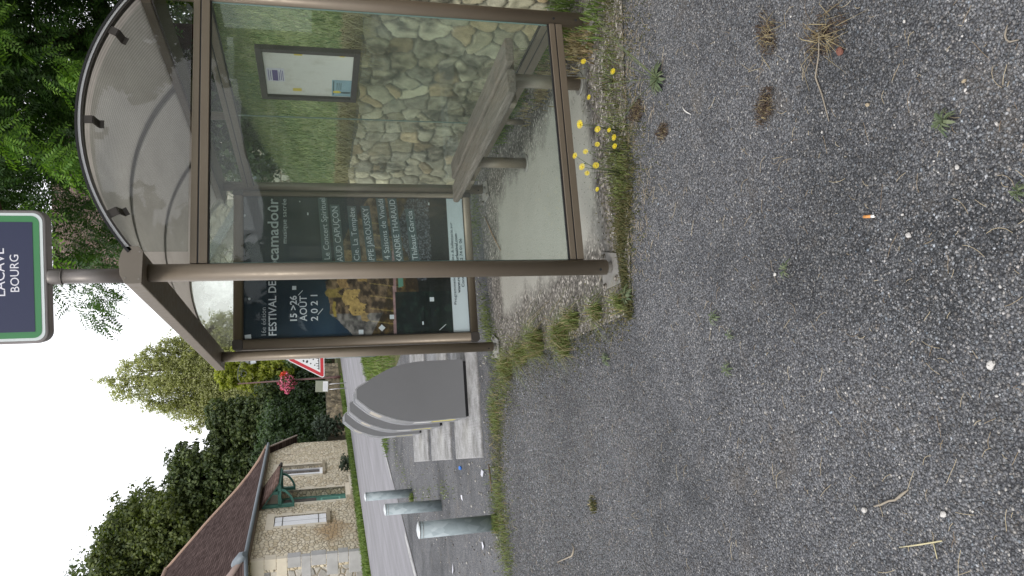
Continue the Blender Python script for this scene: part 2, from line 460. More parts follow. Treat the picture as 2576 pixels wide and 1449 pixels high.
# ------------------------------------------------------------------ the bus shelter
WX, LY = 1.3214, 2.5608
sh = thing('bus_shelter', 'bronze metal and glass bus shelter with a barrel roof, on a concrete pad', 'bus shelter')
def post(x, y, ztop, rot, r=0.0375):
    mb = MB(); mb.tube([(x, y, 0.045), (x, y, ztop)], r, 28)
    p = mb.build('post', M_bronze, sh)
    f = MB(); f.tube([(x, y, 0.012), (x, y, 0.07)], r * 0.72, 16); f.build('foot_tube', M_steel, p)
    # splayed base plate with bolts
    c, s = math.cos(rot), math.sin(rot)
    T = lambda u, v, h: (x + u * c - v * s, y + u * s + v * c, h)
    b = MB(); b.prism([(-0.10, -0.095), (0.05, -0.075), (0.105, 0.10), (-0.085, 0.13)], 0.010, 0.020, T)
    b.build('base_plate', M_steel, p, 0.002)
    for u, v in ((-0.075, 0.09), (-0.07, -0.065), (0.07, 0.07)):
        q = MB(); a = T(u, v, 0.02)
        q.tube([a, (a[0], a[1], 0.026)], 0.016, 12); q.tube([(a[0], a[1], 0.026), (a[0], a[1], 0.036)], 0.011, 6)
        q.build('bolt', M_bolt, p)
    for k, hz in enumerate((0.085, 0.205) if x > 1 else (0.085,)):   # fixing holes on the camera side
        dx, dy = -0.50, -0.866
        h = MB(); cx, cy = x + dx * (r + 0.0005), y + dy * (r + 0.0005)
        h.tube([(cx - dx * 0.004, cy - dy * 0.004, hz), (cx + dx * 0.0008, cy + dy * 0.0008, hz)], 0.0065, 14)
        h.build('screw_hole', M_hole, p)
    return p
post(0, 0, 2.10, 0.0); post(WX, 0, 2.10, 0.5); post(0, LY, 2.10, -0.1); post(WX, LY, 2.10, 0.1)
ym = 1.30
mp_ = MB(); mp_.tube([(WX + .03, ym, 0.012), (WX + .03, ym, 0.17)], 0.02, 14); mp_.build('back_post', M_bronze, sh)
mp_ = MB(); mp_.tube([(WX, ym, 1.93), (WX, ym, 2.10)], 0.025, 14); mp_.build('roof_strut', M_bronze, sh)

# eave beams (curved outer face)
prof = [(-0.073, 2.083), (0.060, 2.080), (0.080, 2.098), (0.080, 2.146), (0.055, 2.160), (0.015, 2.168), (-0.035, 2.162), (-0.073, 2.143)]
Y0, Y1 = -0.12, 2.74
for sgn, nm_ in ((1, 0), (-1, 1)):
    mb = MB(); fn = (lambda u, v, h: (u, h, v)) if sgn == 1 else (lambda u, v, h: (WX - u, h, v))
    mb.prism(prof, Y0, Y1, fn)
    bm_ = mb.build('eave_beam', M_bronze, sh, 0.004)
    for ye in (Y0 - 0.006, Y1 + 0.0005):
        cp = MB(); pr2 = [(0.003 + (u - 0.003) * 1.015, 2.124 + (v - 2.124) * 1.02) for u, v in prof]
        cp.prism(pr2, ye, ye + 0.0055, fn); c_o = cp.build('end_cap', m_plain('end_cap_metal', (0.20, 0.175, 0.145), 0.5, 0.3, 0.1, 10) if not bpy.data.materials.get('end_cap_metal') else bpy.data.materials['end_cap_metal'], bm_, 0.001)
        for (u, v) in ((-0.05, 2.143), (0.065, 2.140), (0.058, 2.092), (-0.055, 2.093)):
            sc_ = MB(); a = fn(u, v, ye - 0.0015); b = fn(u, v, ye + 0.003)
            sc_.tube([a, b], 0.004, 10); sc_.build('screw', M_bolt, bm_)
# arch geometry
AC, AR = WX / 2, 0.948; AZ = 2.345 - AR
a0 = math.asin((AC - 0.06) / AR)
def arc(r, a): return (AC + r * math.sin(a), AZ + r * math.cos(a))
def arch_strip(mb, y0, y1, r0, r1, n=40, amax=a0):
    vs = []; fs = []
    for i in range(n + 1):
        a = -amax + 2 * amax * i / n
        for (r_, y_) in ((r0, y0), (r1, y0), (r1, y1), (r0, y1)):
            x, z = arc(r_, a); vs.append((x, y_, z))
    for i in range(n):
        for j in range(4):
            j2 = (j + 1) % 4
            fs.append((i * 4 + j, (i + 1) * 4 + j, (i + 1) * 4 + j2, i * 4 + j2))
    fs += [(0, 1, 2, 3), tuple(n * 4 + j for j in (3, 2, 1, 0))]
    mb.add(vs, fs, False)
mb = MB(); arch_strip(mb, Y0 + 0.02, Y1 - 0.02, AR - 0.008, AR - 0.001, 60); mb.build('roof_sheet', M_roof, sh)
for ye, e in ((Y0, 1), (Y1, -1)):
    mb = MB(); arch_strip(mb, ye - 0.002 * e, ye + 0.028 * e, AR - 0.020, AR - 0.0085, 60); rim = mb.build('roof_arch', M_bronze_dk, sh)
    mb = MB(); arch_strip(mb, ye - 0.006 * e, ye + 0.004 * e, AR - 0.012, AR - 0.002, 60); mb.build('alu_trim', M_alu, rim)
    mb = MB(); arch_strip(mb, ye - 0.010 * e, ye + 0.030 * e, AR - 0.001, AR + 0.008, 60); mb.build('rubber_seal', M_rubber, rim)
M_rib = m_plain('dark_blue_rib', (0.035, 0.037, 0.050), 0.5, 0.2)
for yr in (0.80, 1.74):
    mb = MB(); arch_strip(mb, yr - 0.036, yr + 0.036, AR + 0.0005, AR + 0.012, 50); mb.build('roof_rib', M_rib, sh)
for ye, e in ((Y0, 1), (Y1, -1)):
    for bx in (0.209, 0.629, 1.056):
        a = math.asin((bx - AC) / AR); x1, z1 = arc(AR - 0.02, a); x2, z2 = arc(AR - 0.055, a); x3, z3 = arc(AR - 0.088, a)
        t = Vector((math.cos(a), 0, -math.sin(a))) * 0.017
        mb = MB()
        def pl(p, q, th=0.004):
            d = (Vector(q) - Vector(p)); n = d.cross(t).normalized() * th
            P4 = [Vector(p) - t, Vector(p) + t, Vector(q) + t, Vector(q) - t]
            mb.add(P4 + [w + n for w in P4], [(0, 1, 2, 3), (7, 6, 5, 4), (0, 4, 5, 1), (1, 5, 6, 2), (2, 6, 7, 3), (3, 7, 4, 0)])
        y_a, y_b = ye + 0.006 * e, ye + 0.055 * e
        pl((x1, y_a, z1), (x2, y_a, z2)); pl((x2, y_a, z2), (x2 + (x3 - x2) * .4, y_b, z2 + (z3 - z2) * .4)); pl((x2 + (x3 - x2) * .4, y_b, z2 + (z3 - z2) * .4), (x3, y_b, z3))
        mb.build('arch_bracket', M_bronze_dk, sh)
# end and back rails: two strips with a dark shadow gap
def rail(x0, y0, x1, y1, z0, z1, th=0.035, split=0.55):
    d = Vector((x1 - x0, y1 - y0, 0)); L = d.length; d.normalize(); a = math.atan2(d.y, d.x); M = Matrix.Rotation(a, 4, 'Z')
    c = ((x0 + x1) / 2, (y0 + y1) / 2)
    H = z1 - z0; g = 0.003
    mb = MB(); hb = H * split - g
    mb.box((c[0], c[1], z0 + hb / 2), (L, th, hb), M); mb.box((c[0], c[1], z1 - (H - hb - 2 * g) / 2), (L, th, H - hb - 2 * g), M)
    o = mb.build('glass_rail', M_bronze, sh, 0.002)
    k = MB(); k.box((c[0], c[1], z0 + hb + g), (L - .004, th - 0.006, 2 * g + .002), M); k.build('rail_gap', M_rubber, o)
    k = MB(); k.box((c[0], c[1], (z0 - .003) if z0 > 1 else (z1 + .003)), (L - .002, 0.016, 0.007), M); k.build('glazing_seal', M_rubber, o)
rail(0.037, 0, WX - 0.037, 0, 1.850, 1.920); rail(0.037, 0, WX - 0.037, 0, 0.1575, 0.2249)
rail(WX, 0.037, WX, LY - 0.037, 1.858, 1.930); rail(WX, 0.037, WX, LY - 0.037, 0.158, 0.245)
gz = MB(); gz.bbox((0.030, -0.004, 0.226), (WX - 0.030, 0.004, 1.849)); g_ = gz.build('end_glass', M_glass, sh)
M_gedge = m_plain('green_glass_edge', (0.13, 0.20, 0.18), 0.25, 0, 0.1)
ge = MB(); ge.bbox((0.0385, -0.0052, 0.236), (0.0405, 0.0052, 1.845)); ge.build('polished_edge', M_gedge, g_)
ge = MB(); ge.bbox((WX - 0.0405, -0.0052, 0.236), (WX - 0.0385, 0.0052, 1.845)); ge.build('polished_edge', M_gedge, g_)
for ya, yb in ((0.034, 1.278), (1.284, LY - 0.034)):
    gz = MB(); gz.bbox((WX - 0.004, ya, 0.247), (WX + 0.004, yb, 1.856)); g2 = gz.build('back_glass', M_glassb, sh)
gj = MB(); gj.bbox((WX - 0.0042, 1.2796, 0.25), (WX + 0.0042, 1.2824, 1.855)); gj.build('glass_joint', m_plain('pale_joint', (0.20, 0.26, 0.24), 0.3), sh)
gj = MB(); gj.bbox((WX - 0.115, Y0 + 0.01, 2.0745), (WX + 0.062, Y1 - 0.01, 2.0795)); gj.build('beam_shade_plate', m_plain('beam_shade_dark', (0.045, 0.042, 0.042), 0.6, 0.1), sh)  # added dark plate: paints the shade under the back eave beam
# gable panes under the arches
def gable(y, z0, mat, name, x0=0.085, x1=WX - 0.085):
    n = 24; top = []
    for i in range(n + 1):
        x = x0 + (x1 - x0) * i / n; a = math.asin((x - AC) / AR); top.append((x, AZ + (AR - 0.024) * math.cos(a)))
    poly = [(x0, z0)] + top + [(x1, z0)]
    mb = MB(); mb.prism(poly, y - 0.003, y + 0.003, lambda u, v, h: (u, h, v)); return mb.build(name, mat, sh)
gable(-0.03, 1.925, m_glass('gable_glass', (0.88, 0.90, 0.89), 0.05, 1.5, (0.5, 0.5, 0.5)), 'gable_glass')
gable(LY + 0.06, 1.98, M_glassfar, 'gable_glass')

# poster case between the two far posts
PY = 2.544
pc = MB()
cx0, cx1, cz0, cz1 = 0.046, 1.280, 0.157, 2.005
def rrect(x0, z0, x1, z1, r, n=5):
    pts = []
    for (cx, cz, a) in ((x1 - r, z1 - r, 0), (x0 + r, z1 - r, 90), (x0 + r, z0 + r, 180), (x1 - r, z0 + r, 270)):
        for i in range(n + 1): t = R(a + 90 * i / n); pts.append((cx + r * math.cos(t), cz + r * math.sin(t)))
    return pts
fy = lambda u, v, h: (u, h, v)
pc.prism(rrect(cx0, cz0, cx1, cz1, 0.03), PY + 0.012, PY + 0.11, fy)
case = pc.build('poster_case', M_bronze, sh, 0.003)
px0, px1, pz0, pz1 = 0.1213, 1.2388, 0.2225, 1.9325
# raised half-round frame members
def member(a, b, w, name='case_frame', mat=None):
    mb = MB(); d = Vector(b) - Vector(a); horiz = abs(d.x) > abs(d.z)
    n = 9; vs = []; fs = []
    for e in (a, b):
        for i in range(n):
            t = PI * i / (n - 1); o = math.cos(t) * w / 2; h = PY + 0.012 - 0.030 * math.sin(t) ** 0.6
            vs.append((e[0] + (0 if horiz else o), h, e[1 + 1] + (o if horiz else 0)))
    for i in range(n - 1): fs.append((i, i + 1, n + i + 1, n + i))
    fs += [tuple(range(n)), tuple(range(2 * n - 1, n - 1, -1))]
    mb.add(vs, fs, True); return mb.build(name, mat or M_bronze, case)
wl, wr, wt_, wb_ = px0 - cx0, cx1 - px1, cz1 - pz1, pz0 - cz0
member((cx0 + wl / 2, 0, pz0), (cx0 + wl / 2, 0, pz1), wl); member((cx1 - wr / 2, 0, pz0), (cx1 - wr / 2, 0, pz1), wr)
member((px0, 0, pz1 + wt_ / 2), (px1, 0, pz1 + wt_ / 2), wt_); member((px0, 0, pz0 - wb_ / 2), (px1, 0, pz0 - wb_ / 2), wb_)
for xa, xb in ((cx0 - .004, px0), (px1, cx1 + .004)):
    for za, zb in ((cz0 - .004, pz0), (pz1, cz1 + .004)):
        mb = MB(); mb.prism(rrect(xa, za, xb, zb, 0.022), PY - 0.020, PY + 0.03, fy); mb.build('case_corner', M_bronze_dk, case, 0.004)

# ---- printed sheet: a night view of a cliff village, painted cell by cell
def vnoise(x, y, seed):
    x0 = np.floor(x).astype(int); y0 = np.floor(y).astype(int); fx = x - x0; fy_ = y - y0
    def h(a, b):
        n = (a * 374761393 + b * 668265263 + seed * 974634777) & 0xffffffff
        n = ((n ^ (n >> 13)) * 1274126177) & 0xffffffff
        return ((n ^ (n >> 16)) & 0xffff) / 65535.0
    u = fx * fx * (3 - 2 * fx); v = fy_ * fy_ * (3 - 2 * fy_)
    return (h(x0, y0) * (1 - u) + h(x0 + 1, y0) * u) * (1 - v) + (h(x0, y0 + 1) * (1 - u) + h(x0 + 1, y0 + 1) * u) * v
def fbm(x, y, seed, o=4):
    s = 0; a = 0.5
    for i in range(o): s = s + a * vnoise(x * 2 ** i, y * 2 ** i, seed + i); a *= 0.5
    return s / (1 - 0.5 ** o)
nx_, nz_ = 200, 306
U, Vv = np.meshgrid(np.linspace(px0, px1, nx_), np.linspace(pz0, pz1, nz_), indexing='ij')
img = np.zeros((nx_, nz_, 3)); 
f1 = fbm(U * 6, Vv * 6, 3)
top = np.clip((Vv - 1.2) / 0.7, 0, 1)
img[:] = np.array([0.010, 0.022, 0.036]); img += top[..., None] * np.array([0.006, 0.010, 0.010])
img += (np.clip(1 - np.abs(Vv - 1.32) / 0.3, 0, 1) * np.clip(1 - (U - 0.1) / 0.6, 0, 1))[..., None] * np.array([0.004, 0.022, 0.048])
low = Vv < (1.0 + 0.06 * np.sin(U * 9) - 0.10 * (U - 0.6))
img[low] = np.array([0.008, 0.011, 0.010])
img[low] *= (0.6 + 1.2 * f1[low])[:, None]
# cliff
cl_top = np.interp(U, [0.12, 0.22, 0.30, 0.42, 0.55, 0.70, 0.9, 1.05, 1.24], [1.13, 1.22, 1.30, 1.31, 1.33, 1.27, 1.18, 1.10, 0.98])
cl_bot = np.interp(U, [0.12, 0.3, 0.5, 0.8, 1.24], [1.00, 0.90, 0.86, 0.80, 0.80])
cl = (Vv < cl_top + 0.03 * (fbm(U * 20, Vv * 20, 9) - .5)) & (Vv > cl_bot)
f2 = fbm(U * 22, Vv * 34, 5, 5); f3 = fbm(U * 60, Vv * 60, 21, 3)
ck = np.clip((f2 - 0.30) * 2.4, 0, 1)
img[cl] = (np.array([0.030, 0.022, 0.016]) + ck[..., None] * np.array([0.20, 0.145, 0.085]) * (0.3 + 1.3 * f3[..., None]))[cl]
grey = cl & (U < 0.30); img[grey] = (np.array([0.05, 0.05, 0.05]) + ck[..., None] * np.array([0.22, 0.21, 0.19]))[grey]
# lit buildings
prg = random.Random(5)
def lit(x0, z0, x1, z1, c=(0.50, 0.36, 0.13)):
    Uw = U + 0.02 * (fbm(U * 30, Vv * 30, 61) - .5); Vw = Vv + 0.03 * (fbm(U * 30, Vv * 30, 62) - .5) - 0.25 * (z1 - z0) * np.maximum(0, 1 - np.abs(U - (x0 + x1) / 2) / ((x1 - x0) / 2))
    k = (Uw > x0) & (Uw < x1) & (Vw > z0 - .012) & (Vw < z1 - 0.015)
    img[k] = (np.array(c) * 0.8 * (0.45 + 1.1 * f3[..., None]))[k]
    x = x0 + 0.015
    while x < x1 - .01:
        z = z0 + .02
        while z < z1 - .012:
            kk = (np.abs(U - x) < 0.0032) & (np.abs(Vv - z) < 0.004)
            if prg.random() < .6: img[kk] = (0.10, 0.07, 0.03)
            z += 0.030
        x += 0.026
lit(0.36, 1.08, 0.485, 1.20); lit(0.28, 1.03, 0.375, 1.15); lit(0.24, 1.02, 0.30, 1.08, (0.40, 0.30, 0.14)); lit(0.50, 1.16, 0.60, 1.24, (0.42, 0.28, 0.12))
lit(0.27, 1.27, 0.40, 1.295, (0.34, 0.26, 0.06)); lit(0.43, 1.22, 0.50, 1.33, (0.3, 0.23, 0.07)); lit(0.55, 1.02, 0.66, 1.10, (0.38, 0.26, 0.10)); lit(0.64, 1.12, 0.80, 1.20, (0.36, 0.25, 0.12)); lit(0.85, 1.0, 0.97, 1.08, (0.25, 0.2, 0.14))
# lamps, street and light rays below the cliff
slope = (Vv > 0.62) & (Vv < cl_bot) 
img[slope] = (np.array([0.030, 0.022, 0.012]) + np.clip(f2 - .45, 0, 1)[..., None] * np.array([0.30, 0.19, 0.05]))[slope]
for k in range(9):
    xs = 0.22 + 0.1 * k; kk = (np.abs(U - xs - 0.15 * (Vv - 0.9)) < 0.004) & (Vv < 1.0) & (Vv > 0.74); img[kk] += np.array([0.14, 0.11, 0.03])
st = (np.abs(Vv - 0.815 + 0.02 * U) < 0.012); img[st] = (np.array([0.16, 0.10, 0.10]) + 0.30 * f3[..., None] * np.array([1, .7, .7]))[st]
gh = (U + 0.3 * (Vv - .76) > 0.50) & (U < 0.575) & (Vv > 0.735) & (Vv < 0.775); img[gh] = (0.10, 0.26, 0.20)
forest = (Vv < 0.80) & (U < 0.46) & (Vv > 0.355); img[forest] = (np.array([0.006, 0.012, 0.012]) + np.clip(f2 - .5, 0, 1)[..., None] * np.array([0.02, 0.07, 0.04]))[forest]

crowd = (Vv < 0.76 - 0.30 * np.abs(U - 1.0) + 0.1 * (f1 - .5)) & (Vv > 0.50 + 0.25 * np.clip(0.75 - U, 0, 1)) & (U > 0.55)
sp = vnoise(U * 160, Vv * 160, 55); img[crowd] = (np.array([0.02, 0.022, 0.026]) + np.clip(sp - .45, 0, 1)[..., None] * np.array([0.34, 0.38, 0.44]))[crowd]
blk = Vv <= 0.352
img[blk] = (0.62, 0.70, 0.74)
PYs = PY + 0.010
Pp = np.stack([U, np.full_like(U, PYs), Vv], -1)
q = NT('poster_print'); a_ = q.n('ShaderNodeVertexColor', layer_name='col'); M_print = q.done(q.pbsdf(a_.outputs['Color'], 0.55, 0, None, 0.3))
grid_mesh('poster_print', Pp, M_print, case, img, False)
M_ink = m_plain('pale_blue_ink', (0.62, 0.68, 0.72), 0.6, 0, 0.03)
M_inkg = m_plain('grey_ink', (0.42, 0.47, 0.50), 0.6, 0, 0.03)
M_inkd = m_plain('dark_ink', (0.02, 0.04, 0.06), 0.6, 0, 0.03)
M_band = m_plain('slate_text_band', (0.065, 0.105, 0.115), 0.6, 0, 0.05)
def ptxt(body, x0, x1, z0, h, z1=None, m=None, bold=0.0, depth=0.0):
    sl = 0 if z1 is None else (z1 - z0) / (x1 - x0)
    fn = lambda u, v: (u - v * sl, PYs - 0.0030 - depth, z0 + (u - x0) * sl + v)
    return text_mesh('poster_lettering', body, h, fn, m or M_ink, case, x0=x0, x1=x1, bold=bold)
def slabs(x0, x1, z, h, n):     # slab serifs under and over the capitals
    mb = MB(); 
    for i in range(n):
        x = x0 + (x1 - x0) * (i + .5) / n; w = (x1 - x0) / n * 0.36
        for zz in (z + 0.0025, z + h - 0.0025):
            mb.add([(x - w, PYs - .0032, zz - .003), (x + w, PYs - .0032, zz - .003), (x + w, PYs - .0032, zz + .003), (x - w, PYs - .0032, zz + .003)], [(0, 1, 2, 3)])
    return mb
ptxt('16\u1d49 \u00e9dition' if False else '16e \u00e9dition', 0.150, 0.361, 1.772, 0.034, m=M_inkg)
ptxt('FESTIVAL DE', 0.146, 0.563, 1.698, 0.055, bold=0.012)
ptxt('Rocamado\u00fbr', 0.585, 1.224, 1.678, 0.078, bold=0.014)
ptxt('musique sacr\u00e9e', 0.861, 1.221, 1.616, 0.034)
ptxt('15 >26', 0.253, 0.447, 1.549, 0.048, bold=0.02)
ptxt('AO\u00dbT', 0.248, 0.445, 1.475, 0.052, bold=0.01)
ptxt('2 0 2 1', 0.248, 0.450, 1.395, 0.050, bold=0.01)
rows = [('Le Concert Spirituel', 0.732, 1.235, 1.295, 1.322, 0.046), ('RENAUD CAPU\u00c7ON', 0.600, 1.163, 1.187, 1.228, 0.050), ('Cie. La Temp\u00eate', 0.720, 1.154, 1.068, 1.098, 0.046),
        ('PHILIPPE JAROUSSKY', 0.588, 1.155, 0.940, 0.991, 0.048), ('4 Saisons de Vivaldi', 0.728, 1.229, 0.831, 0.870, 0.046), ('ALEXANDRE THARAUD', 0.600, 1.225, 0.728, 0.776, 0.048), ('Thibaut Garcia', 0.720, 1.131, 0.610, 0.640, 0.046)]
for body, a, b, z0, z1, h in rows:
    mb = MB(); s_l = (z1 - z0) / (b - a)
    zz0, zz1 = z0 - .014, z1 - .014; bb = min(b + 0.015, 1.236)
    mb.add([(a - .012, PYs - .0015, zz0), (bb, PYs - .0015, zz1), (bb, PYs - .0015, zz1 + h + .024), (a - .012, PYs - .0015, zz0 + h + .024)], [(0, 1, 2, 3)])
    mb.build('text_band', M_band, case)
    ptxt(body, a, b, z0, h * 0.92, z1)
ptxt('Programmation compl\u00e8te & billetterie sur', 0.349, 1.032, 0.318, 0.022, m=M_inkd)
ptxt('www.rocamadourfestival.com', 0.442, 0.937, 0.283, 0.022, m=M_inkd, bold=0.02)
ptxt('Contact : 05 52 74 01 06' if False else 'Contact 09 52 74 01 06', 0.490, 0.895, 0.247, 0.022, m=M_inkd, bold=0.01)
# confetti squares, dots and strokes of the layout
cf = MB()
def sq(x, z, w, h=None, rot=0):
    h = h or w; c, s = math.cos(rot), math.sin(rot)
    cf.add([(x + (a * c * w - b * s * h) / 2, PYs - .0032, z + (a * s * w + b * c * h) / 2) for a, b in ((-1, -1), (1, -1), (1, 1), (-1, 1))], [(0, 1, 2, 3)])
sq(0.508, 1.565, 0.03); sq(0.150, 1.075, 0.036); sq(0.178, 0.915, 0.038, rot=PI / 4); sq(0.262, 0.835, 0.034); sq(0.395, 0.515, 0.034); sq(0.205, 0.595, 0.026, 0.012); sq(1.10, 1.455, 0.022, 0.010); sq(1.19, 0.50, 0.022, 0.010)
sq(0.468, 1.520, 0.05, 0.005, R(-42)); sq(0.318, 1.375, 0.06, 0.005, R(-40)); sq(0.168, 0.44, 0.07, 0.005, R(-50)); sq(0.140, 1.900, 0.036, 0.045, 0.1)
for x, z, r in ((0.430, 1.890, 0.010), (1.085, 1.925, 0.010), (1.20, 1.515, 0.005)):
    cf.add([(x + r * math.cos(2 * PI * k / 12), PYs - .0032, z + r * math.sin(2 * PI * k / 12)) for k in range(12)], [tuple(range(12))])
cf.build('poster_shapes', M_ink, case)
gp = MB(); gp.bbox((px0 + .001, PY + 0.0015, pz0 + .001), (px1 - .001, PY + 0.0035, pz1 - .001)); gp.build('case_glass', M_caseglass, case)
blackm = MB()
for a, b in (((px0, pz0), (px0 + .004, pz1)), ((px1 - .004, pz0), (px1, pz1)), ((px0, pz1 - .004), (px1, pz1)), ((px0, pz0), (px1, pz0 + .004))):
    blackm.bbox((a[0], PY - 0.004, a[1]), (b[0], PY + 0.0012, b[1]))
blackm.build('case_seal', M_rubber, case)

# ------------------------------------------------------------------ notice board on the back glass
nb = thing('notice_board', 'dark framed notice board with two paper notices, hung on the back glass of the shelter', 'notice board', (WX, 0.69, 1.15))
M_nbf = m_plain('dark_brown_frame', (0.035, 0.028, 0.028), 0.5, 0.1, 0.2, 20)
hw, hh, fw = 0.287, 0.540, 0.034
fr = MB()
for a, b in (((-hw, 0), (hw, fw)), ((-hw, hh - fw), (hw, hh)), ((-hw, fw), (-hw + fw, hh - fw)), ((hw - fw, fw), (hw, hh - fw))):
    fr.bbox((-0.035, a[0], a[1]), (-0.006, b[0], b[1]))
fr.build('frame', M_nbf, nb, 0.002)
q = NT('stained_white_board'); v = q.coord('Object')
col = q.mix(q.ramp(q.noise(v, 9, 6, 0.7), [(0.5, 0.0), (0.75, 0.55)]), (0.66, 0.66, 0.60), (0.38, 0.35, 0.26))
M_board = q.done(q.pbsdf(col, 0.5))
b_ = MB(); b_.bbox((-0.016, -hw + fw, fw), (-0.007, hw - fw, hh - fw)); b_.build('backing_panel', M_board, nb)
M_paper = m_plain('white_paper', (0.62, 0.62, 0.68), 0.7, 0, 0.05); M_purple = m_plain('purple_print', (0.12, 0.09, 0.24), 0.7)
M_blue = m_plain('pale_blue_print', (0.24, 0.38, 0.43), 0.7, 0, 0.2, 12); M_yel = m_plain('yellow_tape', (0.62, 0.50, 0.06), 0.6)
# board frame of reference: left edge of the picture is +y
def nbx(fu, fv): return (hw - 2 * hw * fu, hh - hh * fv)      # fraction from the left, from the top
def nrect(u0, v0, u1, v1, dep, m, name, par=nb):
    y0, z0 = nbx(u0, v0); y1, z1 = nbx(u1, v1); mb = MB(); mb.bbox((-0.0165 - dep, y1, z1), (-0.0160 - dep + .0002, y0, z0)); return mb.build(name, m, par)
n1 = nrect(0.34, 0.08, 0.60, 0.255, 0.0005, M_paper, 'paper_notice')
nrect(0.355, 0.135, 0.565, 0.19, 0.001, M_purple, 'print_block', n1)
for k, vv in enumerate((0.095, 0.115, 0.200, 0.218, 0.235)): nrect(0.36 + .01 * (k % 2), vv, 0.575 - .02 * (k % 3), vv + 0.007, 0.001, M_purple, 'print_line', n1)
n2 = nrect(0.075, 0.735, 0.42, 0.955, 0.0005, M_blue, 'paper_notice')
nrect(0.10, 0.745, 0.40, 0.758, 0.001, m_plain('teal_print', (0.06, 0.11, 0.12), 0.7), 'print_line', n2)
for vv in (0.785, 0.805, 0.825): nrect(0.22, vv, 0.36, vv + 0.008, 0.001, bpy.data.materials['teal_print'], 'print_line', n2)
fg = MB(); y_, z_ = nbx(0.17, 0.79); fg.sphere((-0.0185, y_, z_), 0.016, 10, 8, (0.12, 1, 1.5)); fg.build('print_figure', M_yel, n2)
fg = MB(); y_, z_ = nbx(0.16, 0.88); fg.sphere((-0.0185, y_, z_), 0.012, 10, 8, (0.12, 1, 2.6)); fg.build('print_figure', bpy.data.materials['teal_print'], n2)
nrect(0.10, 0.945, 0.40, 0.953, 0.001, bpy.data.materials['teal_print'], 'print_line', n2)
nrect(0.15, 0.33, 0.21, 0.42, 0.0003, M_yel, 'tape_strip'); nrect(0.86, 0.36, 0.90, 0.44, 0.0003, M_yel, 'tape_strip'); nrect(0.87, 0.80, 0.93, 0.85, 0.0003, M_yel, 'tape_strip')

# ------------------------------------------------------------------ bench
bn = thing('bench', 'weathered grey wooden two-plank bench on steel legs inside the shelter', 'bench', (1.07, 0.77, 0))
q = NT('weathered_wood'); v = q.coord('Object', (9, 0.7, 9))
grain = q.noise(v, 9, 6, 0.7); col = q.ramp(grain, [(0.3, (0.080, 0.064, 0.052)), (0.5, (0.145, 0.122, 0.105)), (0.7, (0.205, 0.180, 0.160))])
gp2 = q.ramp(q.noise(q.coord('Object'), 3.2, 5, 0.7), [(0.6, 0.0), (0.75, 0.5)])
col = q.mix(gp2, col, (0.20, 0.13, 0.085))
M_wood = q.done(q.pbsdf(col, 0.75, 0, q.bump(grain, 0.35, 0.003), 0.25))
for x0 in (-0.155, 0.018):
    mb = MB(); n = 14; vs = []; fs = []
    pr = rrect(x0, 0.405, x0 + 0.142, 0.452, 0.015, 3); k = len(pr)
    ys = np.linspace(-0.72, 0.96, n)
    for i, yy in enumerate(ys):
        sc = 1.0 if 0 < i < n - 1 else 0.93
        for u, w in pr:
            vs.append((x0 + 0.071 + (u - x0 - 0.071) * sc + 0.0015 * math.sin(yy * 7), yy, 0.4285 + (w - 0.4285) * sc))
    for i in range(n - 1):
        for j in range(k): fs.append((i * k + j, i * k + (j + 1) % k, (i + 1) * k + (j + 1) % k, (i + 1) * k + j))
    fs += [tuple(range(k - 1, -1, -1)), tuple((n - 1) * k + j for j in range(k))]
    mb.add(vs, fs); mb.build('seat_plank', M_wood, bn, 0.003)
for yy in (-0.57, 0.57):
    mb = MB(); mb.tube([(0, yy, 0.0), (0, yy, 0.375)], 0.036, 24); lg = mb.build('leg', M_bronze, bn)
    mb = MB(); mb.tube([(0, yy, 0.006), (0, yy, 0.014)], 0.06, 16); mb.build('foot_plate', M_steel, lg)
    mb = MB(); mb.bbox((-0.145, yy - 0.03, 0.375), (0.15, yy + 0.03, 0.4045)); mb.build('seat_bracket', M_bronze, bn, 0.003)

# ------------------------------------------------------------------ stop sign on its mast
sg = thing('bus_stop_sign', 'navy stop sign with green border reading LACAVE BOURG, on a mast above the shelter', 'sign', (-0.010, 0.0, 2.12))
mb = MB(); mb.tube([(0, 0, 0.03), (0, 0, 0.30)], 0.030, 24); M_mast = m_plain('grey_mast', (0.17, 0.155, 0.145), 0.45, 0.4, 0.1); mb.build('mast', M_mast, sg)
mb = MB(); mb.tube([(0, 0, 0.285), (0, 0, 0.325), (0, 0, 0.335)], [0.033, 0.033, 0.030], 24); mb.tube([(0, 0, 0.283), (0, 0, 0.2865)], 0.0345, 24); mb.build('collar', M_mast, sg, 0.002)
rs = R(-14.0); c_, s_ = math.cos(rs), math.sin(rs)
SZ0, SW, SHH = 0.333, 0.268, 0.74
def sf(dep): return lambda u, v, h=0: (u * c_ - (h + dep) * s_, u * s_ + (h + dep) * c_, v)
M_sf = m_plain('sign_frame_grey', (0.20, 0.185, 0.18), 0.4, 0.4, 0.1); M_navy = m_plain('navy_panel', (0.016, 0.022, 0.066), 0.4, 0, 0.12, 4)
M_green = m_plain('green_border', (0.045, 0.21, 0.075), 0.4, 0, 0.08, 6); M_white = m_plain('white_enamel', (0.62, 0.68, 0.68), 0.4, 0, 0.05)
M_txt = m_plain('white_letters', (0.72, 0.72, 0.78), 0.5, 0, 0.02)
mb = MB(); mb.prism(rrect(-SW, SZ0, SW, SZ0 + SHH, 0.045, 6), -0.020, 0.050, sf(0)); sb = mb.build('sign_box', M_sf, sg, 0.006)
mb = MB(); mb.prism(rrect(-SW + .012, SZ0 + .012, SW - .012, SZ0 + SHH - .012, 0.036, 6), -0.0225, -0.0195, sf(0)); mb.build('white_border', M_white, sb)
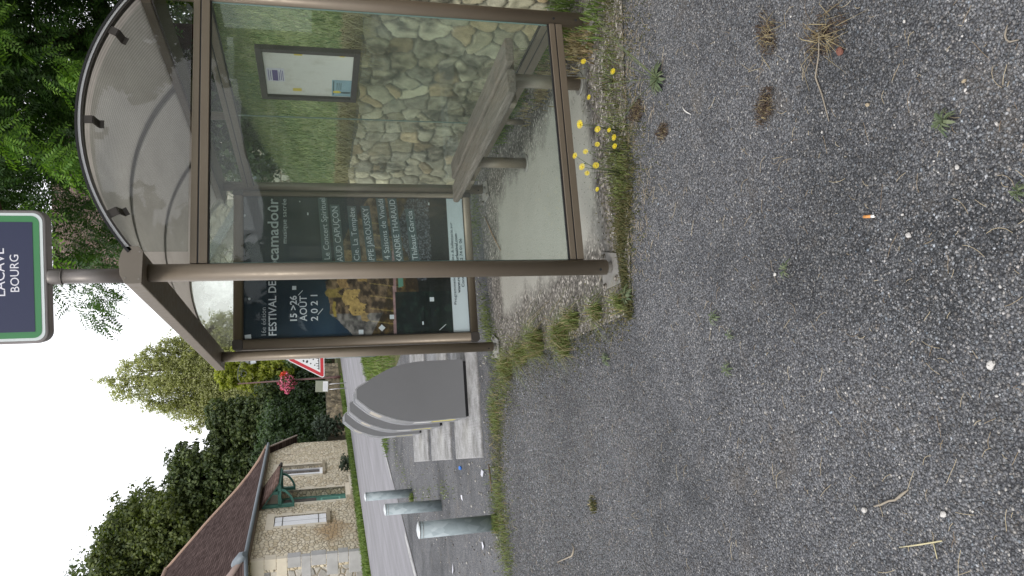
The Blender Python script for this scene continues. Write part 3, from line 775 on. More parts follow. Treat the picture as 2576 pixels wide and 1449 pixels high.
mb = MB(); mb.prism(rrect(-SW + .023, SZ0 + .024, SW - .023, SZ0 + SHH - .024, 0.030, 6), -0.0240, -0.0220, sf(0)); mb.build('green_border', M_green, sb)
mb = MB(); mb.prism([(-SW + .048, SZ0 + .048), (SW - .048, SZ0 + .048), (SW - .048, SZ0 + SHH - .048), (-SW + .048, SZ0 + SHH - .048)], -0.0255, -0.0235, sf(0)); mb.build('navy_panel', M_navy, sb)
tf = sf(-0.0262)
text_mesh('sign_lettering', 'BOURG', 0.031, lambda u, v: tf(u, v + SZ0 + 0.100), M_txt, sb, center=0.016, x0=None)
text_mesh('sign_lettering', 'LACAVE', 0.037, lambda u, v: tf(u, v + SZ0 + 0.150), M_txt, sb, center=0.021, x0=None)

# ------------------------------------------------------------------ slabs and arched cabinets
q = NT('worn_white_slab'); v = q.coord('Object')
f = q.ramp(q.noise(v, 3.5, 7, 0.75), [(0.36, 0.0), (0.62, 1.0)]); g_n = q.noise(v, 90, 3)
col = q.mix(f, (0.17, 0.168, 0.16), (0.40, 0.40, 0.405)); col = q.mix(1.0, col, q.ramp(g_n, [(0.3, (0.75,) * 3), (0.7, (1.15,) * 3)]), 'MULTIPLY')
br = q.n('ShaderNodeTexBrick'); q.t.links.new(v, br.inputs['Vector']); br.inputs['Scale'].default_value = 9; br.inputs['Mortar Size'].default_value = 0.03; br.inputs['Mortar Smooth'].default_value = 0.5
br.inputs['Color1'].default_value = (1, 1, 1, 1); br.inputs['Color2'].default_value = (0.95, 0.95, 0.95, 1); br.inputs['Mortar'].default_value = (0.62, 0.62, 0.62, 1)
col = q.mix(q.ramp(q.noise(v, 1.7, 4), [(0.45, 0.0), (0.6, 0.8)]), col, q.mix(1.0, col, br.outputs['Color'], 'MULTIPLY'))
M_slab = q.done(q.pbsdf(col, 0.85, 0, q.bump(g_n, 0.4, 0.004), 0.2))
slab_y = [(3.40, 4.74), (5.08, 6.56), (6.90, 8.48)]
lab = ['white painted concrete slab, nearest of the three in a row', 'white painted concrete slab, middle one of three in a row', 'white painted concrete slab, farthest of the three in a row']
for i, (a, b) in enumerate(slab_y):
    mb = MB(); mb.bbox((-0.86, 0, -0.03), (0.95, b - a, 0.022)); o = mb.build('concrete_slab', M_slab, None, 0.012); o.location = (0, a, 0)
    tag(o, lab[i], 'slab', 'concrete slabs under the arched cabinets')
outl = [(-0.280, 0.0), (-0.280, 0.15), (-0.286, 0.33), (-0.286, 0.53), (-0.272, 0.625), (-0.246, 0.72), (-0.175, 0.885), (-0.095, 0.99), (-0.043, 1.046), (0.043, 1.046), (0.10, 0.96), (0.165, 0.845), (0.232, 0.70), (0.272, 0.50), (0.278, 0.304), (0.278, 0.0)]
def smooth_outline(pts, n=4):
    out = []; k = len(pts)
    for i in range(1, k - 1):
        a, b, c, d = [np.array(pts[max(0, min(k - 1, j))], float) for j in (i - 1, i, i + 1, i + 2)]
        if i == 8: out.append(tuple(b)); continue          # flat cap between the two top corners
        if i in (7,): out += [tuple(b + (c - b) * t) for t in (0, .5)]; continue
        for t in np.arange(0, 1, 1 / n):
            out.append(tuple(0.5 * ((2 * b) + (c - a) * t + (2 * a - 5 * b + 4 * c - d) * t * t + (3 * b - a - 3 * c + d) * t ** 3)))
    return [pts[0]] + out[:-n] + [pts[-2], pts[-1]] if False else [pts[0]] + out + [pts[-1]]
outl_s = smooth_outline(outl)
M_cab = m_plain('grey_powder_coat', (0.195, 0.198, 0.205), 0.45, 0.1, 0.08, 3, 0.05)
M_edge = m_plain('bare_metal_edge', (0.55, 0.56, 0.58), 0.35, 0.7, 0.2, 12)
M_stk = m_plain('white_sticker', (0.6, 0.6, 0.58), 0.5); M_stky = m_plain('yellow_sticker', (0.60, 0.52, 0.10), 0.5); M_stkb = m_plain('beige_sticker', (0.32, 0.29, 0.24), 0.6, 0, 0.3, 30)
def make_cabinet():
    t = thing('arched_cabinet', '', 'cabinet', (0, 0, 0.022))
    T = 0.50
    base = MB(); base.bbox((-0.262, 0.02, 0.0), (0.26, T - 0.02, 0.03)); base.build('plinth', M_rubber, t)
    lift = lambda P: [(u, v if v > 0.03 else 0.03) for u, v in P]
    for y0, y1 in ((0, 0.022), (T - 0.022, T)):
        mb = MB(); mb.prism(lift(outl_s), y0, y1, fy); pn = mb.build('arch_panel', M_cab, t, 0.001)
        ed = MB(); n = len(outl_s); L2 = lift(outl_s); cx = 0
        inner = [(u * 0.965, 0.03 + (v - 0.03) * 0.985) for u, v in L2]; outer = [(u * 1.012, 0.03 + (v - 0.03) * 1.004) for u, v in L2]
        vs = [(u, y0 - 0.0012, v) for u, v in [(a_ * 0.978, 0.03 + (b_ - 0.03) * 0.989) for a_, b_ in L2]] + [(u, y0 - 0.0012, v) for u, v in outer] + [(u, y1 + 0.0012, v) for u, v in outer]
        fs = [(i, i + 1, n + i + 1, n + i) for i in range(n - 1)] + [(n + i, n + i + 1, 2 * n + i + 1, 2 * n + i) for i in range(n - 1)]
        # bright edging only along the crown and the open (left) side
        keep = [f_ for f_ in fs if sum(vs[k][2] for k in f_) / 4 > 0.06 and (sum(vs[k][0] for k in f_) / 4 < 0.12)]
        ed.add(vs, keep); ed.build('metal_edging', M_edge, pn)
    mid = [(u * 0.985, 0.03 + (v - 0.03) * 0.985) for u, v in lift(outl_s)]
    mb = MB(); mb.prism(mid, 0.0225, T - 0.0225, fy); sh_ = mb.build('curved_shell', M_cab, t)
    def patch(z0, z1, y0, y1, m, nm):
        # follows the curved left side
        P = [p for p in mid if p[0] < 0]; P.sort(key=lambda p: p[1]); zs = np.linspace(z0, z1, 6)
        xs = np.interp(zs, [p[1] for p in P], [p[0] for p in P]) - 0.0015
        vs = [(x, y0, z) for x, z in zip(xs, zs)] + [(x, y1, z) for x, z in zip(xs, zs)]
        k = MB(); k.add(vs, [(i, i + 1, 7 + i, 6 + i) for i in range(5)]); k.build(nm, m, sh_)
    patch(0.33, 0.50, 0.06, 0.34, M_stk, 'instruction_sticker'); patch(0.10, 0.32, 0.06, 0.34, M_stky, 'warning_sticker'); patch(0.80, 0.90, 0.05, 0.45, M_stkb, 'label_sticker')
    return t
cab0 = make_cabinet()
cl = ['grey arch-topped metal cabinet on the nearest concrete slab', 'grey arch-topped metal cabinet on the middle slab, half hidden by the front one', 'grey arch-topped metal cabinet on the farthest slab, rearmost in the row']
for i, yy in enumerate((3.86, 5.52, 7.42)):
    c = cab0 if i == 0 else copy_tree(cab0)
    c.location = (-0.205, yy, 0.022); tag(c, cl[i], 'cabinet', 'arched grey cabinets in a row')

# ------------------------------------------------------------------ bollards
q = NT('galvanised_steel'); v = q.coord('Object')
cells = q.vor(q.coord('Object', (1, 1, 0.6)), 22, 'F1', 'Color'); r_ = q.sep(cells)[0]
n_ = q.math('ADD', q.math('MULTIPLY', r_, 0.4), q.math('MULTIPLY', q.noise(v, 6, 5, 0.6), 0.6))
col = q.ramp(n_, [(0.3, (0.215, 0.26, 0.275)), (0.5, (0.265, 0.315, 0.335)), (0.72, (0.34, 0.39, 0.41))])
col = q.mix(q.ramp(q.math('ADD', q.sep(v)[2], q.math('MULTIPLY', q.noise(v, 7, 4), 0.2)), [(0.08, 0.2), (0.2, 0.0)]), col, (0.10, 0.12, 0.11))
M_galv = q.done(q.pbsdf(col, 0.75, 0.0, q.bump(q.noise(v, 25, 3), 0.1, 0.003)))
M_cap = m_plain('galvanised_cap', (0.55, 0.58, 0.59), 0.4, 0.4, 0.15, 20)
def make_bollard(hh_=0.64):
    t = thing('bollard', '', 'bollard')
    mb = MB(); mb.tube([(0, 0, -0.02), (0, 0, hh_)], 0.0665, 36); mb.build('tube', M_galv, t)
    mb = MB(); mb.tube([(0, 0, hh_ - 0.002), (0, 0, hh_ + 0.006), (0, 0, hh_ + 0.016), (0, 0, hh_ + 0.022)], [0.069, 0.069, 0.045, 0.012], 36); mb.build('domed_cap', M_cap, t)
    mb = MB(); mb.tube([(0, 0, hh_ - 0.03), (0, 0, hh_ - 0.026)], 0.0672, 36, False); mb.build('weld_seam', M_steel, t)
    return t
b0 = make_bollard()
bl = ['galvanised steel bollard nearest the camera, its foot in grass', 'galvanised steel bollard in the middle of the row of three', 'galvanised steel bollard farthest back, nearest the road']
for i, (x, y, hs, tl) in enumerate(((-1.395, 3.12, 0.985, 0.0), (-1.385, 6.10, 1.03, 0.012), (-1.33, 9.12, 1.12, 0.004))):
    c = b0 if i == 0 else copy_tree(b0); c.location = (x, y, 0); c.scale = (1, 1, hs); c.rotation_euler = (0, tl, 0.7 * i); tag(c, bl[i], 'bollard', 'row of galvanised bollards')

# ------------------------------------------------------------------ stone walls
def rubble(name, origin, ax, L, H, thick, m, cell=(0.30, 0.20), res=0.011, seed=3, parent=None, cols=None, relief=0.022, topwave=0.03):
    """a stone-faced wall: each stone its own tone and bulge; ax is a unit 2-D direction, face normal is to its right"""
    rg = np.random.default_rng(seed)
    nu, nv = int(L / res) + 1, int(H / res) + 1
    u, v = np.meshgrid(np.linspace(0, L, nu), np.linspace(0, H, nv), indexing='ij')
    cw, ch = cell; cu, cv = int(L / cw) + 3, int(H / ch) + 3
    SX = np.zeros((cu, cv)); SY = np.zeros((cu, cv))
    for j in range(cv):
        off = (j % 2) * cw * 0.5 + rg.uniform(-.1, .1)
        SX[:, j] = (np.arange(cu) - 1) * cw + off + rg.uniform(-.36, .36, cu) * cw; SY[:, j] = (j - 1 + 0.5) * ch + rg.uniform(-.36, .36, cu) * ch
    uw = u + 0.035 * (fbm(u * 7, v * 7, seed) - .5); vw = v + 0.035 * (fbm(u * 7 + 9, v * 7, seed + 4) - .5)
    f1_ = np.full(u.shape, 9.0); f2_ = np.full(u.shape, 9.0); idn = np.zeros(u.shape, int)
    WG = rg.uniform(-.12, .12, (cu, cv))
    ju = (uw / cw).astype(int) + 1; jv = (vw / ch).astype(int) + 1
    for a in range(-2, 3):
        for b in range(-2, 3):
            ii = np.clip(ju + a, 0, cu - 1); jj = np.clip(jv + b, 0, cv - 1)
            d = (np.abs((uw - SX[ii, jj]) / cw) ** 4.5 + np.abs((vw - SY[ii, jj]) / ch) ** 4.5) ** (1 / 4.5) - WG[ii, jj]
            nid = ii * cv + jj; same = nid == idn
            better = (d < f1_) & ~same
            f2_ = np.where(better, f1_, np.where((d < f2_) & ~same & (d > f1_), d, f2_))
            idn = np.where(better, nid, idn); f1_ = np.where(better | same, np.minimum(d, f1_), f1_)
    e = np.clip((f2_ - f1_ - 0.045) / 0.05, 0, 1); e = e * e * (3 - 2 * e)
    nid = cu * cv; tones = rg.random((nid, 3)); bul = rg.uniform(0.5, 1.2, nid)
    detail = fbm(u * 18, v * 18, seed + 20, 4) - .5
    hgt = relief * e * bul[idn] + 0.026 * detail
    pal = np.array(cols or [(0.48, 0.425, 0.33), (0.56, 0.51, 0.42), (0.46, 0.425, 0.355), (0.50, 0.395, 0.275), (0.42, 0.39, 0.335)])
    base = pal[(tones[idn, 0] * len(pal)).astype(int) % len(pal)] * (0.75 + 0.5 * tones[idn, 1])[..., None]
    base = base * (0.80 + 0.8 * (detail + .25))[..., None] * np.array([1.06, 1.0, 0.90])
    mort = np.array([0.17, 0.155, 0.125]) * (0.75 + 0.6 * fbm(u * 30, v * 30, seed + 8))[..., None]
    c = mort * (1 - e[..., None]) + base * e[..., None]
    lich = np.clip((fbm(u * 2.2, v * 2.6, seed + 31, 5) - 0.50) * 9, 0, 1) * np.clip(fbm(u * 16, v * 16, seed + 33) * 2 - .4, 0, 1)
    c = c * (1 - 0.85 * lich[..., None]) + np.array([0.060, 0.055, 0.042]) * 0.85 * lich[..., None]
    ax = np.array(ax, float); nrm = np.array([ax[1], -ax[0]])
    P = np.zeros(u.shape + (3,))
    P[..., 0] = origin[0] + ax[0] * u + nrm[0] * hgt; P[..., 1] = origin[1] + ax[1] * u + nrm[1] * hgt
    P[..., 2] = origin[2] + v * (1 + topwave / H * (fbm(u * 4, u * 0, seed + 50) - .5) * 2)
    face = grid_mesh('stone_face', P, m, parent, c)
    # core and coping behind the face
    back = MB(); n = nu
    P3 = P[:, -1]; k = np.array([nrm[0], nrm[1], 0]) * -thick
    step = range(0, nu, 4)
    vs = []; fs = []
    for i in step:
        vs.append(P3[i]); vs.append(P3[i] * [1, 1, 1] + k + [0, 0, 0.01 * math.sin(i)]); vs.append([P3[i][0] + k[0], P3[i][1] + k[1], origin[2] - 0.02])
    kk = len(vs) // 3
    for i in range(kk - 1): fs += [(3 * i, 3 * i + 3, 3 * i + 4, 3 * i + 1), (3 * i + 1, 3 * i + 4, 3 * i + 5, 3 * i + 2)]
    back.add(vs, fs); bk = back.build('wall_top', M_walltop, parent)
    for end in (0, -1):
        eb = MB(); E = P[end, ::3]; m_ = len(E); eb.add(list(map(tuple, E)) + [tuple(p_ + k) for p_ in E], [(i, i + 1, m_ + i + 1, m_ + i) for i in range(m_ - 1)]); eb.build('wall_end', M_walltop, parent)
    return face
M_walltop = m_plain('mossy_wall_core', (0.16, 0.145, 0.11), 0.9, 0, 0.4, 12, 0.8, 30)
M_rub = m_vcol('rubble_stone', 0.85, 0.22, 120, 0.5, 0.2)
w1 = thing('retaining_wall', 'rubble stone retaining wall with lichen, behind the bus shelter', 'stone wall', (0, 0, 0))
rubble('w', (1.80, 9.2, -0.02), (0, -1), 14.0, 1.10, 0.17, M_rub, (0.205, 0.15), 0.012, 5, w1)

# ------------------------------------------------------------------ the stone house across the road
hP = np.array([-4.39, 23.62]); hd = np.array([0.3051, 0.9523]); hn = np.array([hd[1], -hd[0]])   # hn points to the road
def hp(s, n, z): return (hP[0] + hd[0] * s + hn[0] * n, hP[1] + hd[1] * s + hn[1] * n, z)
ho = thing('stone_house', 'honey stone house with a steep brown tiled roof, across the road on the left', 'house', hp(0, 0, 0), math.atan2(hd[1], hd[0]))
# local frame: x along the facade (s), y = -hn (away from the road), z up
def m_hstone(name, pal, scale=(4.4, 4.4, 7.0), stain=True):
    q = NT(name); v = q.coord('Object')
    w = q.noise(v, 2.2, 3, 0.5, 'Color'); ad = q.n('ShaderNodeVectorMath', operation='MULTIPLY_ADD')
    q.t.links.new(w, ad.inputs[0]); ad.inputs[1].default_value = (0.16, 0.16, 0.12); q.t.links.new(v, ad.inputs[2])
    mp = q.n('ShaderNodeMapping'); q.t.links.new(ad.outputs[0], mp.inputs['Vector']); mp.inputs['Scale'].default_value = scale
    vv = mp.outputs[0]
    cr_ = q.sep(q.vor(vv, 1.0, 'F1', 'Color', 0.85)); ed = q.vor(vv, 1.0, 'DISTANCE_TO_EDGE', 'Distance', 0.95)
    col = q.ramp(cr_[0], pal)
    col = q.mix(1.0, col, q.ramp(q.noise(v, 14, 4, 0.7), [(0.3, (0.78,) * 3), (0.7, (1.2,) * 3)]), 'MULTIPLY')
    if stain:
        X, Y, Z = q.sep(v)[:3]
        sx = q.math('ABSOLUTE', q.math('SUBTRACT', X, 4.2)); st_ = q.math('ADD', q.math('MULTIPLY', sx, 0.35), q.math('ABSOLUTE', q.math('MULTIPLY', q.math('SUBTRACT', Z, 1.0), 0.8)))
        st_ = q.math('ADD', st_, q.math('MULTIPLY', q.noise(v, 1.6, 5), 0.6))
        col = q.mix(q.ramp(st_, [(0.55, 0.7), (1.35, 0.0)]), col, (0.36, 0.215, 0.085))
    mt = q.ramp(ed, [(0.015, 1.0), (0.07, 0.0)])
    col = q.mix(mt, col, (0.29, 0.245, 0.18))
    h = q.ramp(ed, [(0.0, 0.0), (0.12, 1.0)])
    return q.done(q.pbsdf(col, 0.9, 0, q.bump(h, 0.9, 0.03), 0.15))
M_hw = m_hstone('honey_rubble', [(0.0, (0.53, 0.445, 0.31)), (0.4, (0.65, 0.57, 0.425)), (0.75, (0.74, 0.665, 0.52)), (1.0, (0.58, 0.51, 0.385))])
M_hg = m_hstone('grey_rubble', [(0.0, (0.30, 0.29, 0.27)), (0.5, (0.44, 0.42, 0.375)), (1.0, (0.54, 0.50, 0.43))], (2.4, 2.4, 3.2), False)
M_dress = m_plain('dressed_limestone', (0.62, 0.56, 0.45), 0.85, 0, 0.14, 3, 0.3, 40)
M_dressg = m_plain('weathered_quoin', (0.40, 0.395, 0.39), 0.85, 0, 0.3, 2.5, 0.3, 40)
S0, S1, DEP, EZ, RZ = 2.0, 14.45, 11.0, 3.86, 8.75
def wallbox(openings):
    """front wall with real openings: (x0, x1, z0, z1)"""
    mb = MB(); th = 0.45
    xs = sorted({S0, 16.1} | {o[0] for o in openings} | {o[1] for o in openings})
    for a, b in zip(xs[:-1], xs[1:]):
        op = [o for o in openings if o[0] <= a and o[1] >= b]
        ztop = lambda x: EZ if x <= S1 else EZ - (x - S1) * (EZ - 2.62) / (16.1 - S1)
        if op:
            o = op[0]
            if o[2] > 0: mb.bbox((a, 0, 0), (b, th, o[2]))
            mb.bbox((a, 0, o[3]), (b, th, EZ))
        else:
            if b <= S1 + .01: mb.bbox((a, 0, -0.05), (b, th, EZ))
            else:
                if a < S1: mb.bbox((a, 0, -0.05), (S1, th, EZ)); a = S1
                mb.prism([(a, -0.05), (b, -0.05), (b, ztop(b)), (a, ztop(a))], 0, th, fy)
    return mb
ops = [(4.95, 5.95, 1.16, 3.13), (7.33, 8.85, 0.33, 3.10), (10.85, 12.35, 1.26, 3.20)]
wallbox(ops).build('front_wall', M_hw, ho)
mb = MB(); mb.prism([(0.45, -0.05), (DEP, -0.05), (DEP, EZ), (0.45, EZ)], S0, S0 + 0.4, lambda u, v, h: (h, u, v)); mb.build('near_wall', M_hg, ho)
mb = MB(); mb.prism([(0.45, -0.05), (DEP, -0.05), (DEP, EZ), (DEP / 2, RZ - 0.2), (0.45, EZ)], S1 - 0.4, S1 - .01, lambda u, v, h: (h, u, v)); mb.build('gable_wall', M_hw, ho)
# quoins
zq = 0; k = 0
while zq < 3.7:
    hgt = [0.46, 0.36, 0.40, 0.52, 0.33][k % 5]; ln_ = 0.38 if k % 2 else 0.20; ln2 = 0.36 if k % 2 else 0.75
    if zq + hgt > 3.72: hgt = 3.72 - zq
    mb = MB(); mb.prism([(S0 - 0.012, -0.012), (S0 + ln_, -0.012), (S0 + ln_, 0.1), (S0 + 0.1, 0.1), (S0 + 0.1, ln2), (S0 - 0.012, ln2)], zq + .012, zq + hgt - .004, lambda u, v, h: (u, v, h))
    mb.build('quoin_stone', M_dress if k >= 6 else M_dressg, ho, 0.01); zq += hgt; k += 1
# roof: swept (kicked) front slope, hipped at the near end, open gable at the far end
def m_tiles(name, c1=(0.040, 0.029, 0.027), c2=(0.078, 0.058, 0.054)):
    q = NT(name); v = q.coord('Object'); X, Y, Z = q.sep(v)[:3]
    cy_ = q.math('MULTIPLY', Z, 9.0); row = q.math('FLOOR', cy_); fr_ = q.math('FRACT', cy_)
    cx = q.math('ADD', q.math('MULTIPLY', q.math('ADD', X, 0.0), 6.0), q.math('MULTIPLY', row, 0.5))
    hx = q.math('FRACT', q.math('ADD', q.math('MULTIPLY', q.math('SINE', q.math('ADD', q.math('MULTIPLY', q.math('FLOOR', cx), 12.99), q.math('MULTIPLY', row, 78.23))), 437.5), 0.0))
    col = q.mix(hx, c1, c2)
    col = q.mix(1.0, col, q.ramp(q.noise(v, 1.1, 5, 0.7), [(0.3, (0.8,) * 3), (0.7, (1.18, 1.16, 1.16))]), 'MULTIPLY')
    lip_shade = q.ramp(fr_, [(0.0, 0.15), (0.22, 1.0), (1.0, 1.1)]); gapx = q.ramp(q.math('FRACT', cx), [(0.0, 0.55), (0.08, 1.0)])  # shadow line of each tile row painted into the colour
    col = q.mix(1.0, col, lip_shade, 'MULTIPLY'); col = q.mix(1.0, col, gapx, 'MULTIPLY')
    return q.done(q.pbsdf(col, 0.85, 0, q.bump(q.math('MULTIPLY', q.math('SUBTRACT', 1.0, fr_), 1.0), 1.0, 0.05), 0.0))
M_tile = m_tiles('brown_flat_tiles')
prof_r = [(-0.38, EZ + 0.02), (0.35, EZ + 0.42), (1.0, EZ + 0.88), (1.7, EZ + 1.45), (3.3, EZ + 2.95), (DEP / 2, RZ)]
run = DEP / 2 + 0.38
def hipx(yv): return S0 - 0.38 + (yv + 0.38) * (3.6 / run)
mb = MB(); vs = []; fs = []
for yv, zv in prof_r: vs += [(hipx(yv), yv, zv), (S1 + 0.22, yv, zv)]
for i in range(len(prof_r) - 1): fs.append((2 * i, 2 * i + 1, 2 * i + 3, 2 * i + 2))
nb_ = len(vs)
for yv, zv in prof_r: vs += [(hipx(yv), DEP - yv, zv), (S1 + 0.22, DEP - yv, zv)]
for i in range(len(prof_r) - 1): fs.append((nb_ + 2 * i, nb_ + 2 * i + 2, nb_ + 2 * i + 3, nb_ + 2 * i + 1))
for i in range(len(prof_r) - 1): fs.append((2 * i, 2 * i + 2, nb_ + 2 * i + 2, nb_ + 2 * i))
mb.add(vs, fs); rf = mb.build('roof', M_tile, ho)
sm = rf.modifiers.new('thick', 'SOLIDIFY'); sm.thickness = 0.09; sm.offset = -1
M_rid = m_plain('terracotta_ridge', (0.30, 0.20, 0.15), 0.85, 0, 0.25, 3)
mb = MB(); mb.tube([(S1 + 0.20, y_, z_ + 0.03) for y_, z_ in prof_r], 0.075, 8); mb.build('verge_tiles', M_rid, rf)
mb = MB(); mb.tube([(S1 + 0.3, DEP / 2, RZ + 0.02), (hipx(DEP / 2), DEP / 2, RZ + 0.02)], 0.12, 8); mb.build('ridge_tiles', M_rid, rf)
mb = MB(); mb.tube([(hipx(y_), y_, z_ + 0.05) for y_, z_ in prof_r], 0.11, 8); mb.build('hip_tiles', m_plain('hip_tile', (0.20, 0.15, 0.13), 0.85, 0, 0.3, 3), rf)
M_zinc = m_plain('zinc', (0.15, 0.175, 0.195), 0.6, 0.3, 0.15, 6)
mb = MB(); mb.tube([(S0 - 0.50, -0.50, EZ + 0.0), (S0 - 0.36, -0.36, EZ + 0.12), (S0 - 0.12, -0.1, EZ + 0.30), (S0 + 0.05, 0.1, EZ + 0.42)], [0.10, 0.17, 0.15, 0.10], 7); mb.build('zinc_flashing', M_zinc, rf)
mb = MB(); mb.tube([(S0 - 0.42, -0.46, EZ - 0.02), (S1 + 0.25, -0.46, EZ - 0.02)], 0.07, 10); mb.build('gutter', M_zinc, ho)
mb = MB(); mb.tube([(S0 - 0.46, -0.42, EZ - 0.02), (S0 - 0.46, DEP, EZ - 0.02)], 0.07, 10); mb.build('gutter', M_zinc, ho)
mb = MB(); mb.bbox((S0 - 0.3, -0.36, EZ - 0.10), (S1, -0.013, EZ - 0.06)); mb.build('soffit', m_plain('brown_soffit', (0.14, 0.105, 0.08), 0.8), ho)
# lean-to end roof
mb = MB(); mb.prism([(S1 - 0.05, EZ + 0.02), (16.35, 2.50), (16.35, 2.62), (S1 - 0.05, EZ + 0.16)], -0.30, 5.0, fy); mb.build('lean_to_roof', M_tile, ho)
mb = MB(); mb.prism([(S1 - 0.05, EZ + 0.03), (16.38, 2.47), (16.38, 2.55), (S1 - 0.05, EZ + 0.12)], -0.36, -0.303, fy); mb.build('verge_board', m_plain('pale_verge', (0.33, 0.27, 0.24), 0.8), ho)
mb = MB(); mb.prism([(0.45, -0.05), (4.8, -0.05), (4.8, 2.6), (0.45, 2.6)], 15.8, 16.1, lambda u, v, h: (h, u, v)); mb.build('end_wall', M_hw, ho)
# openings
M_wh = m_plain('white_shutter_paint', (0.80, 0.81, 0.83), 0.5, 0, 0.05, 4); M_teal = m_plain('green_paint', (0.065, 0.20, 0.165), 0.55, 0, 0.25, 5)
q = NT('window_glass'); M_win = q.done(q.pbsdf((0.10, 0.095, 0.10), 0.06, 0, None, 0.8))
def surround(o, sill=True, w=0.17, lint=0.30):
    x0, x1, z0, z1 = o; mb = MB()
    mb.bbox((x0 - 0.32, -0.010, z1), (x1 + 0.32, 0.10, z1 + lint))
    z = z0; k = 0
    while z < z1 - .05:
        hh2 = min([0.42, 0.38, 0.5][k % 3], z1 - z); ww = w + (0.14 if k % 2 else 0)
        mb.bbox((x0 - ww, -0.008, z + .006), (x0, 0.10, z + hh2 - .006)); mb.bbox((x1, -0.008, z + .006), (x1 + ww, 0.10, z + hh2 - .006)); z += hh2; k += 1
    s_o = mb.build('stone_surround', M_dress, ho, 0.006)
    if sill: mb = MB(); mb.bbox((x0 - 0.10, -0.12, z0 - 0.14), (x1 + 0.10, 0.12, z0 - 0.002)); mb.build('sill', m_plain('worn_sill', (0.30, 0.255, 0.18), 0.85, 0, 0.3, 5) if not bpy.data.materials.get('worn_sill') else bpy.data.materials['worn_sill'], s_o, 0.01)
    return s_o
for o in ops: surround(o, o[2] > 1)
x0, x1, z0, z1 = ops[0]
wn = MB(); wn.bbox((x0, 0.20, z0), (x1, 0.24, z1)); wn.build('shutter_backing', M_hole, ho)
for k in range(2):
    a = x0 + 0.02 + k * (x1 - x0) / 2; b = a + (x1 - x0) / 2 - 0.04; mb = MB()
    for j in range(3): xa = a + (b - a) * j / 3; mb.bbox((xa + .004, 0.03, z0 + .02), (xa + (b - a) / 3 - .004, 0.065, z1 - .02))
    s_o = mb.build('shutter', M_wh, ho)
    for zz in (z0 + 0.3, z1 - 0.32): mb = MB(); mb.bbox((a, 0.018, zz), (b, 0.029, zz + 0.03)); mb.build('hinge_strap', M_bronze_dk, s_o)
x0, x1, z0, z1 = ops[2]
mb = MB(); mb.bbox((x0, 0.24, z0), (x1, 0.26, z1)); wn = mb.build('window', M_win, ho)
mb = MB()
for xa in (x0, (x0 + x1) / 2 - 0.09, x1 - 0.09): mb.bbox((xa, 0.19, z0), (xa + (0.18 if abs(xa - (x0 + x1) / 2 + .09) < .01 else 0.09), 0.239, z1))
mb.bbox((x0 + .09, 0.192, z0), (x1 - .09, 0.238, z0 + 0.13)); mb.bbox((x0 + .09, 0.192, z1 - 0.09), (x1 - .09, 0.238, z1)); mb.build('window_frame', M_wh, wn)
x0, x1, z0, z1 = ops[1]
mb = MB(); mb.bbox((x0, 0.32, z0), (x1, 0.36, z1)); dr = mb.build('door', M_teal, ho)
mb = MB(); mb.bbox((x0 + .25, 0.312, 1.55), (x1 - .25, 0.319, z1 - .2)); mb.build('door_glass', M_win, dr)
mb = MB(); mb.bbox((x0 + .3, 0.314, 0.55), (x1 - .3, 0.319, 0.62)); mb.bbox((x0 + .3, 0.314, 1.3), (x1 - .3, 0.319, 1.37)); mb.bbox((x0 + .3, 0.314, 0.62), (x0 + .36, 0.319, 1.3)); mb.bbox((x1 - .36, 0.314, 0.62), (x1 - .3, 0.319, 1.3)); mb.build('door_moulding', m_plain('pale_green_paint', (0.16, 0.40, 0.32), 0.5), dr)
mb = MB(); mb.bbox((x0 - .1, -0.45, -0.02), (x1 + .15, 0.31, 0.16)); mb.bbox((x0, -0.16, 0.16), (x1, 0.31, 0.328)); mb.build('door_step', M_dress, ho, 0.01)
# timber door canopy
cn = MB()
def beam(mb, a, b, w=0.15): mb.tube([a, b], w * 0.62, 4, True, False)
for xs in (6.95, 8.95):
    beam(cn, (xs, -0.07, 2.42), (xs, -0.07, 3.68)); beam(cn, (xs, -0.07, 2.98), (xs, -0.9, 2.98)); beam(cn, (xs, -0.07, 3.68), (xs, -1.0, 3.02)); beam(cn, (xs, -0.62, 2.98), (xs, -0.62, 3.28))
    arcp = [(xs, -0.10 - 0.62 * math.sin(t) ** 1.4, 2.44 + 0.50 * (1 - math.cos(t))) for t in np.linspace(0.05, PI / 2, 8)]
    cn.tube(arcp, 0.055, 4, True, False)
beam(cn, (6.9, -0.9, 3.0), (9.0, -0.9, 3.0)); 
can = cn.build('door_canopy', M_teal, ho)
mb = MB(); mb.prism([(-0.02, 3.72), (-1.05, 3.00), (-1.05, 3.09), (-0.02, 3.83)], 6.75, 9.15, lambda u, v, h: (h, u, v)); mb.build('canopy_tiles', m_tiles('canopy_tile', (0.10, 0.068, 0.056), (0.155, 0.11, 0.095)), can)
mb = MB(); mb.tube([(9.05, -1.05, 3.02), (9.25, -1.10, 2.99), (9.4, -1.0, 2.97)], [0.09, 0.06, 0.02], 6); mb.build('carved_finial', M_bronze_dk, can)

